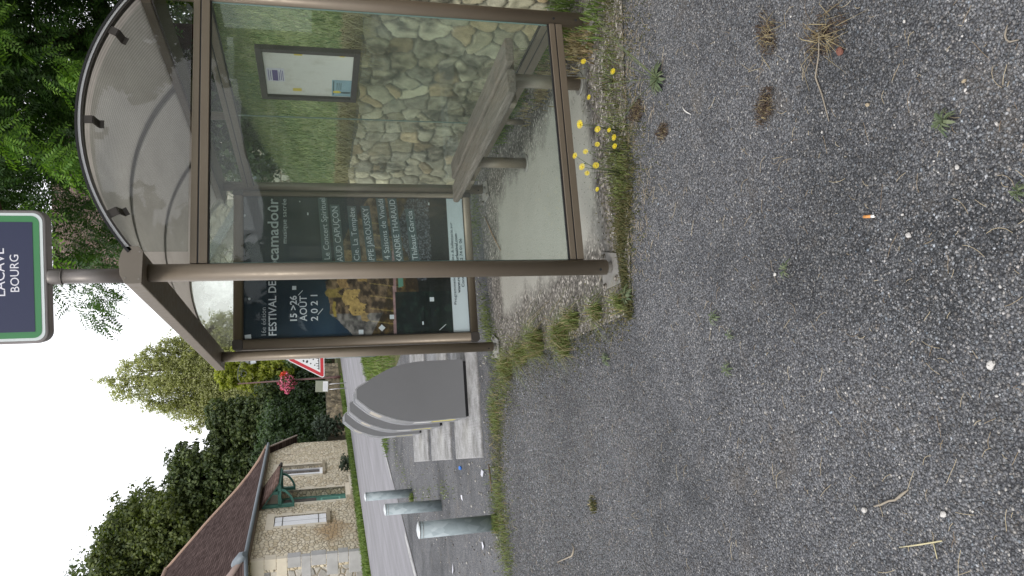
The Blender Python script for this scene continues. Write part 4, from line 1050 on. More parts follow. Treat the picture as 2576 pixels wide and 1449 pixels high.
# ------------------------------------------------------------------ second house, behind the locust tree
h2 = thing('far_stone_house', 'tall pale stone house with a brown tiled roof, behind the shelter and the overhanging tree', 'house', (3.98, 16.0, 0), R(-14))
M_h2 = m_hstone('pale_rubble', [(0.0, (0.30, 0.27, 0.22)), (0.5, (0.45, 0.42, 0.355)), (1.0, (0.52, 0.50, 0.44))], (4.0, 4.0, 6.5), False)
mb = MB(); mb.bbox((0, 0, -0.05), (5, 0.4, 5.4)); mb.bbox((0, 0.4, -0.05), (0.4, 8, 5.4)); mb.bbox((4.6, 0.4, -0.05), (5, 8, 5.4)); mb.bbox((0.4, 7.6, -0.05), (4.6, 8, 5.4)); mb.build('wall', M_h2, h2)
mb = MB(); mb.prism([(-0.35, 5.3), (4.0, 8.35), (8.35, 5.3), (8.35, 5.42), (4.0, 8.5), (-0.35, 5.42)], -0.1, 5.15, lambda u, v, h: (h, u, v)); mb.build('roof', m_tiles('russet_tiles', (0.09, 0.065, 0.056), (0.155, 0.118, 0.102)), h2)
mb = MB(); mb.prism([(0.4, 5.38), (4.0, 8.2), (7.6, 5.38)], 0.02, 0.35, lambda u, v, h: (h, u, v)); mb.build('gable', M_h2, h2)
mb = MB(); mb.prism([(0.0, 4.05), (0.35, 4.05), (3.1, 2.45), (2.75, 2.40)], -0.25, -0.002, fy); mb.build('sloping_flashing', M_zinc, h2)
mb = MB(); mb.bbox((3.4, -0.01, 2.6), (4.3, 0.02, 4.0)); wn = mb.build('window', M_win, h2); 
mb = MB(); mb.bbox((3.25, -0.03, 2.45), (4.45, -0.011, 2.6)); mb.bbox((3.25, -0.03, 4.0), (4.45, -0.011, 4.2)); mb.build('window_surround', M_dress, wn)

# ------------------------------------------------------------------ low wall, street lamp, signs
w2 = thing('low_stone_wall', 'low stone wall under the hedge, beyond the end of the house', 'stone wall', (0, 0, 0))
ax2 = np.array([4.6, 10.5]); ax2 /= np.linalg.norm(ax2)
rubble('w', (0.75, 39.9, -0.03), tuple(ax2), 14, 0.95, 0.3, M_rub, (0.42, 0.24), 0.045, 9, w2, [(0.34, 0.29, 0.21), (0.40, 0.35, 0.26), (0.30, 0.26, 0.20)], 0.04)
sl = thing('street_lamp', 'tall brown street lamp with a scrolled arm and hanging lantern, beside the far hedge', 'street lamp', (4.2, 42.0, 0))
M_lp = m_plain('brown_lamp_paint', (0.10, 0.05, 0.045), 0.5, 0.2, 0.15)
mb = MB(); mb.tube([(0, 0, 0), (0, 0, 0.5), (0, 0, 0.55), (-0.12, 0, 5.72)], [0.09, 0.09, 0.06, 0.035], 12); mb.build('pole', M_lp, sl)
M_lg = m_plain('grey_lamp_arm', (0.10, 0.11, 0.11), 0.5, 0.3)
mb = MB(); mb.tube([(-0.12, 0, 5.55), (0.15, 0, 5.72), (0.7, 0, 5.70), (1.08, 0, 5.55), (1.12, 0, 5.30)], 0.022, 6)
sc = [(0.45 + 0.22 * math.cos(t) * (1 - t / 16), 0, 5.42 + 0.22 * math.sin(t) * (1 - t / 16)) for t in np.linspace(0, 9, 24)]; mb.tube(sc, 0.014, 5); mb.build('scrolled_arm', M_lg, sl)
mb = MB(); mb.tube([(1.12, 0, 5.32), (1.12, 0, 5.22), (1.12, 0, 5.05)], [0.03, 0.11, 0.19], 8); lt = mb.build('lantern_hood', M_lg, sl)
q = NT('lantern_glass'); M_lan = q.done(q.pbsdf((0.62, 0.66, 0.70), 0.25))
mb = MB(); mb.tube([(1.12, 0, 5.048), (1.12, 0, 4.76)], [0.185, 0.12], 6, True, False); mb.build('lantern_glass', M_lan, lt)
mb = MB(); mb.tube([(1.12, 0, 4.758), (1.12, 0, 4.72)], [0.125, 0.10], 6, True, False); mb.build('lantern_base', M_lg, lt)

def leaf_quads(C, Nn, size, aspect=0.55, fold=0.25, rg=rng):
    """one folded leaf per centre: C (n,3), Nn (n,3) rough facing; returns V, F"""
    n = len(C)
    if not hasattr(size, '__len__'): size = np.full(n, size)
    Nn = Nn / np.maximum(np.linalg.norm(Nn, axis=1, keepdims=True), 1e-6)
    r = rg.normal(size=(n, 3)); T = r - (r * Nn).sum(1, keepdims=True) * Nn; T /= np.maximum(np.linalg.norm(T, axis=1, keepdims=True), 1e-6)
    B = np.cross(Nn, T); s = size[:, None]
    tip = C + T * s; tail = C - T * s; side = B * s * aspect; up = Nn * s * fold
    V = np.stack([tail, C - side + up, tip, C + side + up], 1).reshape(-1, 3)
    i = np.arange(n)[:, None] * 4
    return V, np.concatenate([i, i + 1, i + 2, i + 3], 1)

# flower basket on the lamp
fbk = thing('hanging_flower_basket', 'hanging basket of pink and red flowers fixed to the street lamp', 'flower basket', (4.0, 41.9, 3.05))
mb = MB(); mb.sphere((0, 0, -0.12), 0.32, 12, 8, (1, 1, 0.8)); mb.build('basket', m_plain('green_basket', (0.05, 0.08, 0.03), 0.8), fbk)
def blob_leaves(n, r, sz, flat=1.0, off=(0, 0, 0), seed=1):
    rg = np.random.default_rng(seed); d = rg.normal(size=(n, 3)); d /= np.linalg.norm(d, axis=1, keepdims=True)
    lump = 1 + 0.22 * np.sin(d[:, 0:1] * 7 + 1) * np.cos(d[:, 2:3] * 6)
    P = d * r * rg.uniform(0.8, 1.05, (n, 1)) * lump * np.array([1, 1, flat]) + np.array(off)
    return leaf_quads(P, d + 0.6 * rg.normal(size=(n, 3)), rg.uniform(0.7, 1.3, n) * sz, 0.8, 0.2, rg)
V, F = blob_leaves(900, 0.46, 0.05, 0.85, seed=4); np_mesh('basket_foliage', V, F, m_leaf('basket_leaf', (0.03, 0.06, 0.015), (0.09, 0.14, 0.04)), fbk)
V, F = blob_leaves(650, 0.53, 0.048, 0.85, (-0.05, -.05, 0.02), 5); np_mesh('pink_flowers', V, F, m_leaf('pink_petal', (0.45, 0.05, 0.12), (0.75, 0.22, 0.35), 0.2), fbk)
V, F = blob_leaves(150, 0.22, 0.045, 1.0, (0.40, -.1, 0.18), 6); np_mesh('red_flowers', V, F, m_leaf('red_petal', (0.55, 0.03, 0.02), (0.8, 0.12, 0.04), 0.2), fbk)

# warning triangle
ts = thing('warning_sign', 'triangular red and white falling rocks road sign, half hidden behind the shelter post', 'road sign', (1.66, 15.0, 0), R(-20))
def tri(sd, rr, cz):       # rounded equilateral triangle, base down
    pts = []; ri = sd * 0.2887 - rr
    for k in range(3):
        a0_ = R(90 + 120 * k); cx, cz_ = 2 * ri * math.cos(a0_), cz + 2 * ri * math.sin(a0_)
        for j in range(-3, 4): a = a0_ + R(20 * j); pts.append((cx + rr * math.cos(a), cz_ + rr * math.sin(a)))
    return pts
TZ = 1.245 + 0.2887
M_red = m_plain('sign_red', (0.48, 0.02, 0.03), 0.4, 0, 0.06); M_sw = m_plain('sign_white', (0.70, 0.71, 0.73), 0.4, 0, 0.04); M_blk = m_plain('sign_black', (0.015, 0.015, 0.018), 0.5)
mb = MB(); mb.prism(tri(1.0, 0.05, TZ), -0.012, 0.012, fy); bd = mb.build('sign_plate', M_sw, ts)
mb = MB(); mb.prism(tri(0.93, 0.035, TZ), -0.0145, -0.0122, fy); mb.build('red_border', M_red, bd)
mb = MB(); mb.prism(tri(0.68, 0.004, TZ), -0.0170, -0.0147, fy); mb.build('white_field', M_sw, bd)
pg = MB(); yb = -0.0185
pg.bbox((-0.27, yb, TZ - 0.175), (0.27, yb + .0012, TZ - 0.155))
for k in range(9): pg.bbox((-0.25 + 0.06 * k, yb, TZ - 0.153), (-0.235 + 0.06 * k, yb + .0012, TZ - 0.153 + 0.022 + 0.018 * (k % 3)))
rk = random.Random(3)
for (x, z, r_) in ((-0.12, 0.02, 0.022), (-0.07, 0.10, 0.035), (-0.02, -0.04, 0.018), (0.02, 0.05, 0.03), (-0.16, -0.07, 0.016), (-0.05, 0.18, 0.026), (0.07, -0.06, 0.02)):
    pg.prism([(x + r_ * rk.uniform(.7, 1.2) * math.cos(a), TZ + z + r_ * rk.uniform(.6, 1.1) * math.sin(a)) for a in np.linspace(0, 2 * PI, 7)[:-1]], yb, yb + .0012, fy)
pg.prism([(0.06, TZ - 0.15), (0.20, TZ - 0.15), (0.10, TZ + 0.06), (0.03, TZ + 0.2), (0.05, TZ + 0.02)], yb, yb + .0012, fy)
pg.build('rockfall_symbol', M_blk, bd)
mb = MB(); mb.tube([(0, 0.045, 0), (0, 0.045, 2.1)], 0.03, 12); mb.build('sign_post', M_galv, ts)

# small white notice box on two legs in front of the low wall
nx = thing('notice_stand', 'small white board on two thin legs, in front of the low stone wall', 'sign', (3.15, 36.4, 0), R(-18))
mb = MB(); mb.box((0, 0, 1.20), (0.56, 0.10, 0.62), Matrix.Rotation(0.05, 4, 'Y')); bx = mb.build('board', m_plain('grey_green_board', (0.24, 0.26, 0.20), 0.6, 0, 0.1), nx, 0.01)
mb = MB(); mb.box((0.0, -0.054, 1.03), (0.50, 0.006, 0.24), Matrix.Rotation(0.05, 4, 'Y')); mb.build('white_panel', M_sw, bx)
mb = MB()
for k in range(4): mb.box((0, -0.059, 1.10 - 0.045 * k), (0.38 - 0.05 * (k % 2), 0.003, 0.012), Matrix.Rotation(0.05, 4, 'Y'))
mb.build('panel_lines', M_inkg, bx)
for xx in (-0.15, 0.12): mb = MB(); mb.tube([(xx, 0, 0), (xx - .03, 0, 0.9)], 0.02, 8); mb.build('leg', M_alu, nx)

# ------------------------------------------------------------------ trees
M_bark = m_plain('bark', (0.085, 0.065, 0.05), 0.9, 0, 0.4, 8, 0.8, 20)
def limb_tree(root, base, h, r, nb, spread, seed, lean=(0, 0)):
    rg = random.Random(seed); mb = MB()
    top = Vector((lean[0], lean[1], h)); pts = []; K = 6
    for i in range(K + 1): t = i / K; pts.append(Vector((lean[0] * t + rg.uniform(-1, 1) * 0.04 * h * (0 < i), lean[1] * t + rg.uniform(-1, 1) * 0.04 * h * (0 < i), h * t)))
    mb.tube(pts, [r * (1 - 0.8 * i / K) for i in range(K + 1)], 9)
    for k in range(nb):
        t = rg.uniform(0.25, 0.95); i = int(t * K); p = pts[i]; a = rg.uniform(0, 2 * PI); L = spread * rg.uniform(0.6, 1.0)
        q_ = [p, p + Vector((math.cos(a) * L * .4, math.sin(a) * L * .4, L * .25)), p + Vector((math.cos(a) * L, math.sin(a) * L, L * rg.uniform(.3, .7)))]
        mb.tube(q_, [r * 0.35, r * 0.2, r * 0.05], 6)
    return mb.build('trunk', M_bark, root)
def crown(root, lobes, nclump, nleaf, lsize, m, seed, csize=0.22, name='crown', up=0.5, aspect=0.6, shell=0.35, mult=3.0):
    nclump = int(nclump * mult)
    """lobes: (x,y,z,rx,ry,rz); leaves gathered in clumps scattered through each lobe"""
    rg = np.random.default_rng(seed); Vs = []; Fs = []; off = 0
    vol = np.array([l[3] * l[4] * l[5] for l in lobes]) ** (2 / 3); vol /= vol.sum()
    for l, w in zip(lobes, vol):
        k = max(4, int(nclump * w)); d = rg.normal(size=(k, 3)); d /= np.linalg.norm(d, axis=1, keepdims=True)
        rad = shell + (1.06 - shell) * rg.random((k, 1)) ** 0.6
        c = d * rad * np.array(l[3:6]); rr = (l[3] * l[4] * l[5]) ** (1 / 3)
        cs = csize * rr * rg.uniform(0.55, 1.35, k)
        n = nleaf; dd = rg.normal(size=(k, n, 3)); dd /= np.linalg.norm(dd, axis=2, keepdims=True)
        P = c[:, None] + dd * cs[:, None, None] * (rg.random((k, n, 1)) ** 0.4) * np.array([1, 1, 0.7])
        N_ = dd + 0.35 * d[:, None] + np.array([0, 0, up]) + 0.5 * rg.normal(size=dd.shape)
        P = P.reshape(-1, 3) + np.array(l[:3]); N_ = N_.reshape(-1, 3)
        V, F = leaf_quads(P, N_, lsize * rg.uniform(0.6, 1.3, len(P)), aspect, 0.2, rg)
        Vs.append(V); Fs.append(F + off); off += len(V)
    return np_mesh(name, np.concatenate(Vs), np.concatenate(Fs), m, root)
M_oak = m_leaf('oak_leaves', (0.030, 0.052, 0.018), (0.130, 0.165, 0.055), 0.3, nscale=0.35, stops=(0.30, 0.85))
M_oak2 = m_leaf('lime_leaves', (0.040, 0.062, 0.018), (0.17, 0.20, 0.06), 0.35, nscale=0.3, stops=(0.3, 0.85))
M_hedge = m_leaf('hedge_leaves', (0.022, 0.045, 0.018), (0.085, 0.135, 0.05), 0.3, nscale=0.6, stops=(0.3, 0.85))
M_pop = m_leaf('poplar_leaves', (0.22, 0.235, 0.10), (0.46, 0.47, 0.24), 0.45, nscale=0.3)
M_yg = m_leaf('yellow_green_leaves', (0.20, 0.24, 0.04), (0.42, 0.44, 0.09), 0.5, nscale=0.6)
M_gg = m_leaf('grey_green_leaves', (0.05, 0.075, 0.05), (0.13, 0.17, 0.12), 0.2, nscale=1.0)
rl = random.Random(9)
def lobes_of(H, Rr, z0, n, seed):
    r_ = random.Random(seed); L = []
    for i in range(n):
        t = (i + .5) / n; z = z0 + (H - z0) * t; env = math.sin(PI * (0.16 + 0.74 * t)) ** 0.7
        a = 2.4 * i + r_.uniform(-.4, .4); d = Rr * 0.52 * env * r_.uniform(.5, 1.0)
        s = Rr * r_.uniform(0.46, 0.60) * (0.60 + 0.40 * env)
        zz = min(z, H - s * 0.85)
        L.append((d * math.cos(a), d * math.sin(a), zz, s, s, s * 0.85))
    return L
def tree(name, label, cat, loc, H, Rr, z0, m, seed, nlob=14, nclump=420, nleaf=26, ls=0.16, group=None):
    t = thing(name, label, cat, loc, 0, group)
    limb_tree(t, loc, H * 0.85, Rr * 0.05 + 0.08, 10, Rr * 0.7, seed)
    crown(t, lobes_of(H, Rr, z0, nlob, seed), nclump, nleaf, ls, m, seed)
    return t
G = 'dark trees behind the stone house'
tree('broadleaf_tree', 'tallest dark green tree behind the ridge of the stone house', 'tree', (-10.2, 53, 0), 17.6, 7.2, 3, M_oak, 21, 20, 1500, 26, 0.14, G)
tree('broadleaf_tree', 'rounded dark green tree behind the middle of the stone house roof', 'tree', (-4.6, 52, 0), 15.2, 5.2, 2, M_oak2, 22, 17, 1200, 26, 0.13, G)
tree('broadleaf_tree', 'lower dark green tree behind the far gable of the stone house', 'tree', (-1.0, 51, 0), 11.0, 4.1, 1, M_oak, 23, 14, 900, 26, 0.12, G)
tree('broadleaf_tree', 'small dark tree between the stone house and the tall poplar', 'tree', (2.4, 50, 0), 8.4, 2.7, 0.5, M_oak, 24, 11, 600, 26, 0.11, G)
# poplar: several plume-like upright boughs
pp = thing('poplar_tree', 'tall yellowish poplar with upright feathery boughs, against the white sky', 'tree', (7.6, 62, 0))
pb_ = MB(); pb_.tube([(0, 0, 0), (0.1, 0, 6), (0.0, 0, 15)], [0.45, 0.3, 0.05], 10)
lob = []; r5 = random.Random(14)
plumes = [(-1.2, .5, 17.3, 1.0), (0.9, .6, 16.0, 1.0), (-2.7, .5, 15.2, 1.0), (2.4, .5, 13.8, 1.1), (-3.9, .6, 12.6, 1.0), (-0.55, 0.3, 18.2, 1.05), (0.35, -0.2, 16.8, 1.0), (-1.9, 0.2, 16.4, 1.05), (1.6, 0.3, 14.9, 1.05), (-3.3, -0.2, 14.0, 1.1), (-4.6, 0.1, 11.8, 1.0), (3.2, 0, 12.4, 1.1), (4.2, .3, 10.2, 1.1), (-5.0, .4, 9.6, .9), (-2.8, 1.2, 13.6, 1.0), (0.8, 1.4, 15.2, 1.0), (-1.0, -1.3, 14.4, 1.0), (-4.0, 1.0, 9.2, 1.1), (2.6, -1.0, 9.6, 1.0), (-0.2, -1.0, 11.5, 1.3), (-2.4, -0.8, 10.5, 1.2), (1.2, -0.9, 11.5, 1.2)]
for (x, y, z, r_) in plumes:
    x0_ = x * 0.35; z0_ = 4.5
    pb_.tube([(x0_ * .3, y * .3, z0_), (x * 0.75, y * .7, (z + z0_) / 2), (x, y, z - 0.5)], [0.16, 0.09, 0.02], 6)
    k = int((z - 5.0) / 1.25) + 1
    for i in range(k):
        t = i / max(1, k - 1); zz = z - r_ * 0.9 - (z - 6.5) * t; xx = x * (1 - 0.42 * t) + r5.uniform(-.2, .2); s = r_ * (0.68 + 0.55 * min(1, t * 1.8)) * r5.uniform(.8, 1.15)
        lob.append((xx, y * (1 - .4 * t) + r5.uniform(-.2, .2), zz, s * .80, s * .80, s * 1.7))
pb_.build('trunk', M_bark, pp)
crown(pp, lob, 5200, 18, 0.08, M_pop, 31, 0.42, shell=0.1, mult=2.2)
tree('bush', 'bright yellow-green young tree behind the street lamp', 'bush', (6.3, 54, 0), 8.6, 2.3, 2.0, M_yg, 41, 8, 190, 24, 0.13)
BG = 'trees behind the camera, mirrored in the glass'
tree('broadleaf_tree', 'tree behind the photographer, mirrored left of the bright gap in the gable glass', 'tree', (2.0, -13.5, 0), 13, 3.9, 0.8, M_oak, 81, 12, 420, 24, 0.16, BG)
tree('broadleaf_tree', 'tree behind the photographer, mirrored right of the bright gap in the gable glass', 'tree', (10.8, -12.5, 0), 13, 4.0, 0.8, M_oak2, 82, 12, 420, 24, 0.16, BG)
# hedge along the low wall
hg = thing('hedge', 'tall dark green hedge growing over the low stone wall', 'hedge', (0, 0, 0))
lob = []; r6 = random.Random(8)
for i in range(18):
    s = i / 17 * 15 + 0.6; x = 0.75 + ax2[0] * s - 1.5 * ax2[1]; y = 39.9 + ax2[1] * s + 1.5 * ax2[0]
    for k in range(3): lob.append((x + r6.uniform(-.3, .3), y + r6.uniform(-.3, .3), 0.9 + 1.45 * k + r6.uniform(-.2, .2), 1.15, 1.15, 1.05))
mb = MB()
for l in lob[::3]: mb.tube([(l[0], l[1], 0), (l[0], l[1], 3.2)], [0.06, 0.02], 5)
mb.build('stems', M_bark, hg); crown(hg, lob, 1500, 24, 0.10, M_hedge, 51, 0.25, 'foliage', shell=0.5)
tree('evergreen_bush', 'dark evergreen bush filling the gap right of the street lamp', 'bush', (8.6, 47, 0), 6.2, 3.4, 0.3, M_hedge, 43, 12, 330, 24, 0.12)
tree('evergreen_bush', 'dark bush at the bend where the road disappears', 'bush', (11.5, 44, 0), 5.2, 3.6, 0.2, M_hedge, 44, 12, 300, 22, 0.12)
tree('shrub', 'grey-green shrub at the far end of the stone house', 'shrub', (hp(16.9, 0.55, 0)[0], hp(16.9, 0.55, 0)[1], 0), 1.75, 0.95, 0.1, M_gg, 45, 7, 90, 26, 0.055)
tree('shrub', 'small grey-green shrub beside the door step of the stone house', 'shrub', (hp(9.8, 0.75, 0)[0], hp(9.8, 0.75, 0)[1], 0), 0.55, 0.5, 0.05, M_gg, 46, 5, 40, 22, 0.035)

# false acacia over the shelter: pinnate fronds
M_rob = m_leaf('acacia_leaflets', (0.020, 0.058, 0.014), (0.085, 0.165, 0.036), 0.32, 0.45, nscale=1.3, stops=(0.25, 0.8))
M_rob_b = m_leaf('acacia_leaflets_young', (0.08, 0.18, 0.03), (0.21, 0.36, 0.06), 0.42, 0.45, nscale=1.3)
def fronds(C, D, L, npair, rg, ll=0.024):
    """C (n,3) root, D (n,3) direction, L (n) length: rib of npair leaflet pairs and a tip leaflet"""
    n = len(C); D = D / np.linalg.norm(D, axis=1, keepdims=True)
    up = np.tile([0, 0, 1.0], (n, 1)) + 0.35 * rg.normal(size=(n, 3)); S = np.cross(D, up); S /= np.maximum(np.linalg.norm(S, axis=1, keepdims=True), 1e-6); Un = np.cross(S, D)
    Vs = []; Fs = []; off = 0
    for k in range(npair):
        t = (k + 1.2) / (npair + 1.2); p = C + D * (L * t)[:, None] - Un * (0.28 * L * t * t)[:, None]
        d2 = D - Un * (0.56 * t)
        for sg_ in (-1, 1):
            ax_ = S * sg_ + d2 * 0.35 - Un * rg.uniform(0.0, 0.5, (n, 1)); ax_ /= np.linalg.norm(ax_, axis=1, keepdims=True)
            w = d2 / np.linalg.norm(d2, axis=1, keepdims=True); s = (ll * (1.0 - 0.25 * abs(t - .5)) * rg.uniform(.85, 1.15, n) * (L / 0.22))[:, None]
            a = p + ax_ * s * 0.12; q0 = p + ax_ * s * 1.1; q1 = p + ax_ * s * 2.0
            V = np.stack([a, q0 + w * s * 0.42, q1, q0 - w * s * 0.42], 1).reshape(-1, 3); i = np.arange(n)[:, None] * 4 + off
            Vs.append(V); Fs.append(np.concatenate([i, i + 1, i + 2, i + 3], 1)); off += len(V)
    # rib
    e = C + D * L[:, None] - Un * (0.28 * L)[:, None]; mid = C + D * (L * .5)[:, None] - Un * (0.07 * L)[:, None]; r_ = S * 0.0018
    V = np.stack([C - r_, C + r_, mid + r_, mid - r_], 1).reshape(-1, 3); i = np.arange(n)[:, None] * 4 + off; Vs.append(V); Fs.append(np.concatenate([i, i + 1, i + 2, i + 3], 1)); off += len(V)
    V = np.stack([mid - r_, mid + r_, e + r_ * .5, e - r_ * .5], 1).reshape(-1, 3); i = np.arange(n)[:, None] * 4 + off; Vs.append(V); Fs.append(np.concatenate([i, i + 1, i + 2, i + 3], 1))
    return np.concatenate(Vs), np.concatenate(Fs)
rob = thing('false_acacia_tree', 'dark green false acacia with feathery fronds hanging over the shelter roof', 'tree', (4.6, 6.2, 1.5))
rx, ry, rz0 = 4.6, 6.2, 1.5
rg = np.random.default_rng(77)
lobesR = [(3.0, 4.4, 5.2, 1.5), (4.6, 3.6, 5.4, 1.7), (2.0, 5.4, 5.6, 1.35), (3.6, 6.2, 6.2, 1.7), (5.6, 5.4, 6.0, 2.0), (5.0, 2.4, 4.8, 1.6), (6.2, 3.6, 5.0, 1.9), (2.6, 6.8, 4.6, 1.25), (3.8, 5.2, 4.2, 1.3), (5.2, 4.2, 3.7, 1.3), (2.0, 7.4, 6.2, 1.3), (4.4, 1.6, 3.9, 1.2), (6.6, 1.8, 4.4, 1.6), (3.3, 8.2, 6.6, 1.6), (4.6, 7.4, 4.6, 1.6)]
Cc = []; Dd = []
for (x, y, z, r_) in lobesR:
    n = int(820 * r_ * r_); d = rg.normal(size=(n, 3)); d /= np.linalg.norm(d, axis=1, keepdims=True)
    lump = 1 + 0.25 * np.sin(d[:, :1] * 5 + x) * np.cos(d[:, 1:2] * 6 + y)
    P = np.array([x, y, z]) + d * r_ * lump * (0.45 + 0.6 * rg.random((n, 1)) ** .7) * np.array([1, 1, 0.8])
    Cc.append(P); Dd.append(d * 0.8 + rg.normal(size=(n, 3)) * 0.6 + np.array([-0.15, -0.25, -0.10]))
Cc = np.concatenate(Cc); Dd = np.concatenate(Dd)
kp = ~(((Cc[:, 0] + .85) / (Cc[:, 1] + 3.38) < 0.215) & (Cc[:, 2] > 3.9)); Cc = Cc[kp]; Dd = Dd[kp]; Ln = rg.uniform(0.22, 0.36, len(Cc))
base = np.array([rx, ry, rz0])
V, F = fronds(Cc - base, Dd, Ln, 8, rg); np_mesh('crown', V, F, M_rob, rob)
# hanging outer sprays, some of them young and brighter green
sp_c = []; sp_d = []; sp_c2 = []; sp_d2 = []
sprays = [(1.3, 4.6, 4.3), (1.6, 4.3, 4.1), (2.3, 3.9, 4.1), (3.0, 3.4, 4.2), (3.6, 3.2, 4.1), (3.3, 3.0, 4.5), (2.6, 3.5, 4.4), (4.0, 2.8, 4.0), (1.1, 5.6, 3.9), (1.4, 5.4, 3.7), (2.9, 3.6, 3.7), (2.2, 4.2, 3.7), (3.4, 3.6, 4.7)]
for (x, y, z) in sprays:
    n = 34; a = rg.uniform(0, 2 * PI, n); t = rg.random(n)
    ax_ = np.array([rg.uniform(-.7, -.1), rg.uniform(-.5, .1), rg.uniform(-.6, -.1)])
    P = np.array([x, y, z]) + t[:, None] * ax_ * 0.75 + rg.normal(size=(n, 3)) * 0.07
    (sp_c2 if x < 1.55 else sp_c).append(P); (sp_d2 if x < 1.55 else sp_d).append(np.stack([np.cos(a), np.sin(a) * .8, rg.uniform(-.7, .2, n)], 1) + ax_ * .6)
V, F = fronds(np.concatenate(sp_c) - base, np.concatenate(sp_d), rg.uniform(0.20, 0.32, len(sp_c) * 34), 8, rg); np_mesh('young_fronds', V, F, M_rob_b, rob)
V, F = fronds(np.concatenate(sp_c2) - base, np.concatenate(sp_d2), rg.uniform(0.20, 0.30, len(sp_c2) * 34), 8, rg); np_mesh('hanging_fronds', V, F, M_rob, rob)
mb = MB(); mb.tube([(0.4, 0.6, 0.5), (0.3, 0.4, 2.0), (-0.4, -0.3, 3.6), (-1.2, -0.8, 4.6)], [0.20, 0.16, 0.11, 0.03], 12)
for a, b, c in (((0.2, 0.3, 2.2), (1.0, -1.4, 3.2), (1.6, -3.0, 3.6)), ((0, 0, 3.0), (-1.4, -0.6, 3.3), (-3.0, -1.0, 3.5)), ((-0.2, -0.1, 3.2), (-1.0, 1.0, 4.2), (-2.0, 1.2, 5.0)), ((0.3, 0.4, 2.4), (0.4, -1.4, 2.6), (-0.6, -2.6, 2.9)), ((-1.2, -.7, 3.25), (-2.2, -1.4, 3.1), (-3.2, -1.6, 2.7))):
    mb.tube([a, b, c], [0.08, 0.05, 0.012], 8)
mb.build('trunk', m_plain('reddish_bark', (0.07, 0.035, 0.025), 0.9, 0, 0.4, 8, 0.8, 20), rob)
# dark shrubbery on top of the bank, behind the acacia
bsg = 'dark bushes on top of the grassy bank'
for i, (x, y, H, r_, lb) in enumerate([(5.6, 1.2, 2.5, 1.3, 'dark bush on the bank, nearest the camera behind the glass'), (6.0, 3.6, 3.0, 1.5, 'dark bush on the bank behind the notice board'), (4.35, 7.3, 2.9, 1.3, 'dark bush on the bank, right of the poster case'), (5.5, 9.6, 3.6, 1.6, 'dark bush near the end of the bank, beside the pale stone house'), (7.8, 11.5, 5.2, 2.4, 'large dark bush at the far end of the bank'), (6.2, -1.6, 3.0, 1.5, 'dark bush on the bank at the edge of the photo')]):
    t = tree('bank_bush', lb, 'bush', (x, y, float(bank_h(np.array([x]), np.array([y]))[0]) - 0.2), H, r_, 0.1, M_hedge, 60 + i, 9, 230, 22, 0.06, bsg)
tree('broadleaf_tree', 'dark leafy tree behind the acacia, at the corner of the picture', 'tree', (9.5, 7.5, 2.0), 9.5, 3.6, 0.5, M_oak, 71, 14, 420, 24, 0.10)

# ------------------------------------------------------------------ grass and ground cover
def blades(P, h, lean, rg, w=0.0022, droop=0.5):
    """P (n,3) roots; three-point curved blades"""
    n = len(P); a = rg.uniform(0, 2 * PI, n); d = np.stack([np.cos(a), np.sin(a), np.zeros(n)], 1)
    s = np.stack([-d[:, 1], d[:, 0], np.zeros(n)], 1) * (w * rg.uniform(.6, 1.4, n))[:, None]
    h = h[:, None]; l = (lean * rg.uniform(0.1, 1.0, n))[:, None]
    m1 = P + d * h * l * 0.35 + np.array([0, 0, 1.0]) * h * 0.6; tp = P + d * h * l + np.array([0, 0, 1.0]) * h * (1.0 - droop * l * 0.6)
    V = np.stack([P - s, P + s, m1 + s * .8, m1 - s * .8, tp + s * .12, tp - s * .12], 1).reshape(-1, 3)
    i = np.arange(n)[:, None] * 6
    return V, np.concatenate([np.concatenate([i, i + 1, i + 2, i + 3], 1), np.concatenate([i + 3, i + 2, i + 4, i + 5], 1)])
M_gr = m_leaf('grass_blades', (0.06, 0.11, 0.02), (0.18, 0.25, 0.06), 0.25, 0.6, nscale=4)
M_gry = m_leaf('yellow_green_blades', (0.085, 0.125, 0.03), (0.22, 0.26, 0.085), 0.25, 0.6, nscale=6)
M_grdry = m_leaf('dry_grass', (0.17, 0.125, 0.06), (0.42, 0.35, 0.20), 0.2, 0.7, nscale=4)
M_grm = m_leaf('bank_grass_blades', (0.095, 0.150, 0.050), (0.28, 0.30, 0.145), 0.25, 0.7, nscale=1.2, stops=(0.3, 0.75))
M_grmoss = m_leaf('mossy_herbs', (0.045, 0.060, 0.018), (0.145, 0.125, 0.055), 0.2, 0.7, nscale=9)
rg = np.random.default_rng(5)
# bank grass
n = 42000
x = 1.97 + 3.2 * rg.random(n) ** 1.1; y = rg.uniform(-2.5, 8.5, n)
V, F = blades(np.stack([x, y, bank_h(x, y)], 1), rg.uniform(0.04, 0.13, n), 1.1, rg, 0.0035)
np_mesh('bank_grass', V, F, M_grm)['kind'] = 'stuff'
n = 12000; x = 1.80 + 0.26 * rg.random(n); y = rg.uniform(-2.5, 9, n)
V, F = blades(np.stack([x, y, 1.085 + 0.05 * (x - 1.8)], 1), rg.uniform(0.06, 0.20, n), 1.6, rg, 0.003, 1.9)
np_mesh('wall_top_straw', V, F, M_grdry)['kind'] = 'stuff'
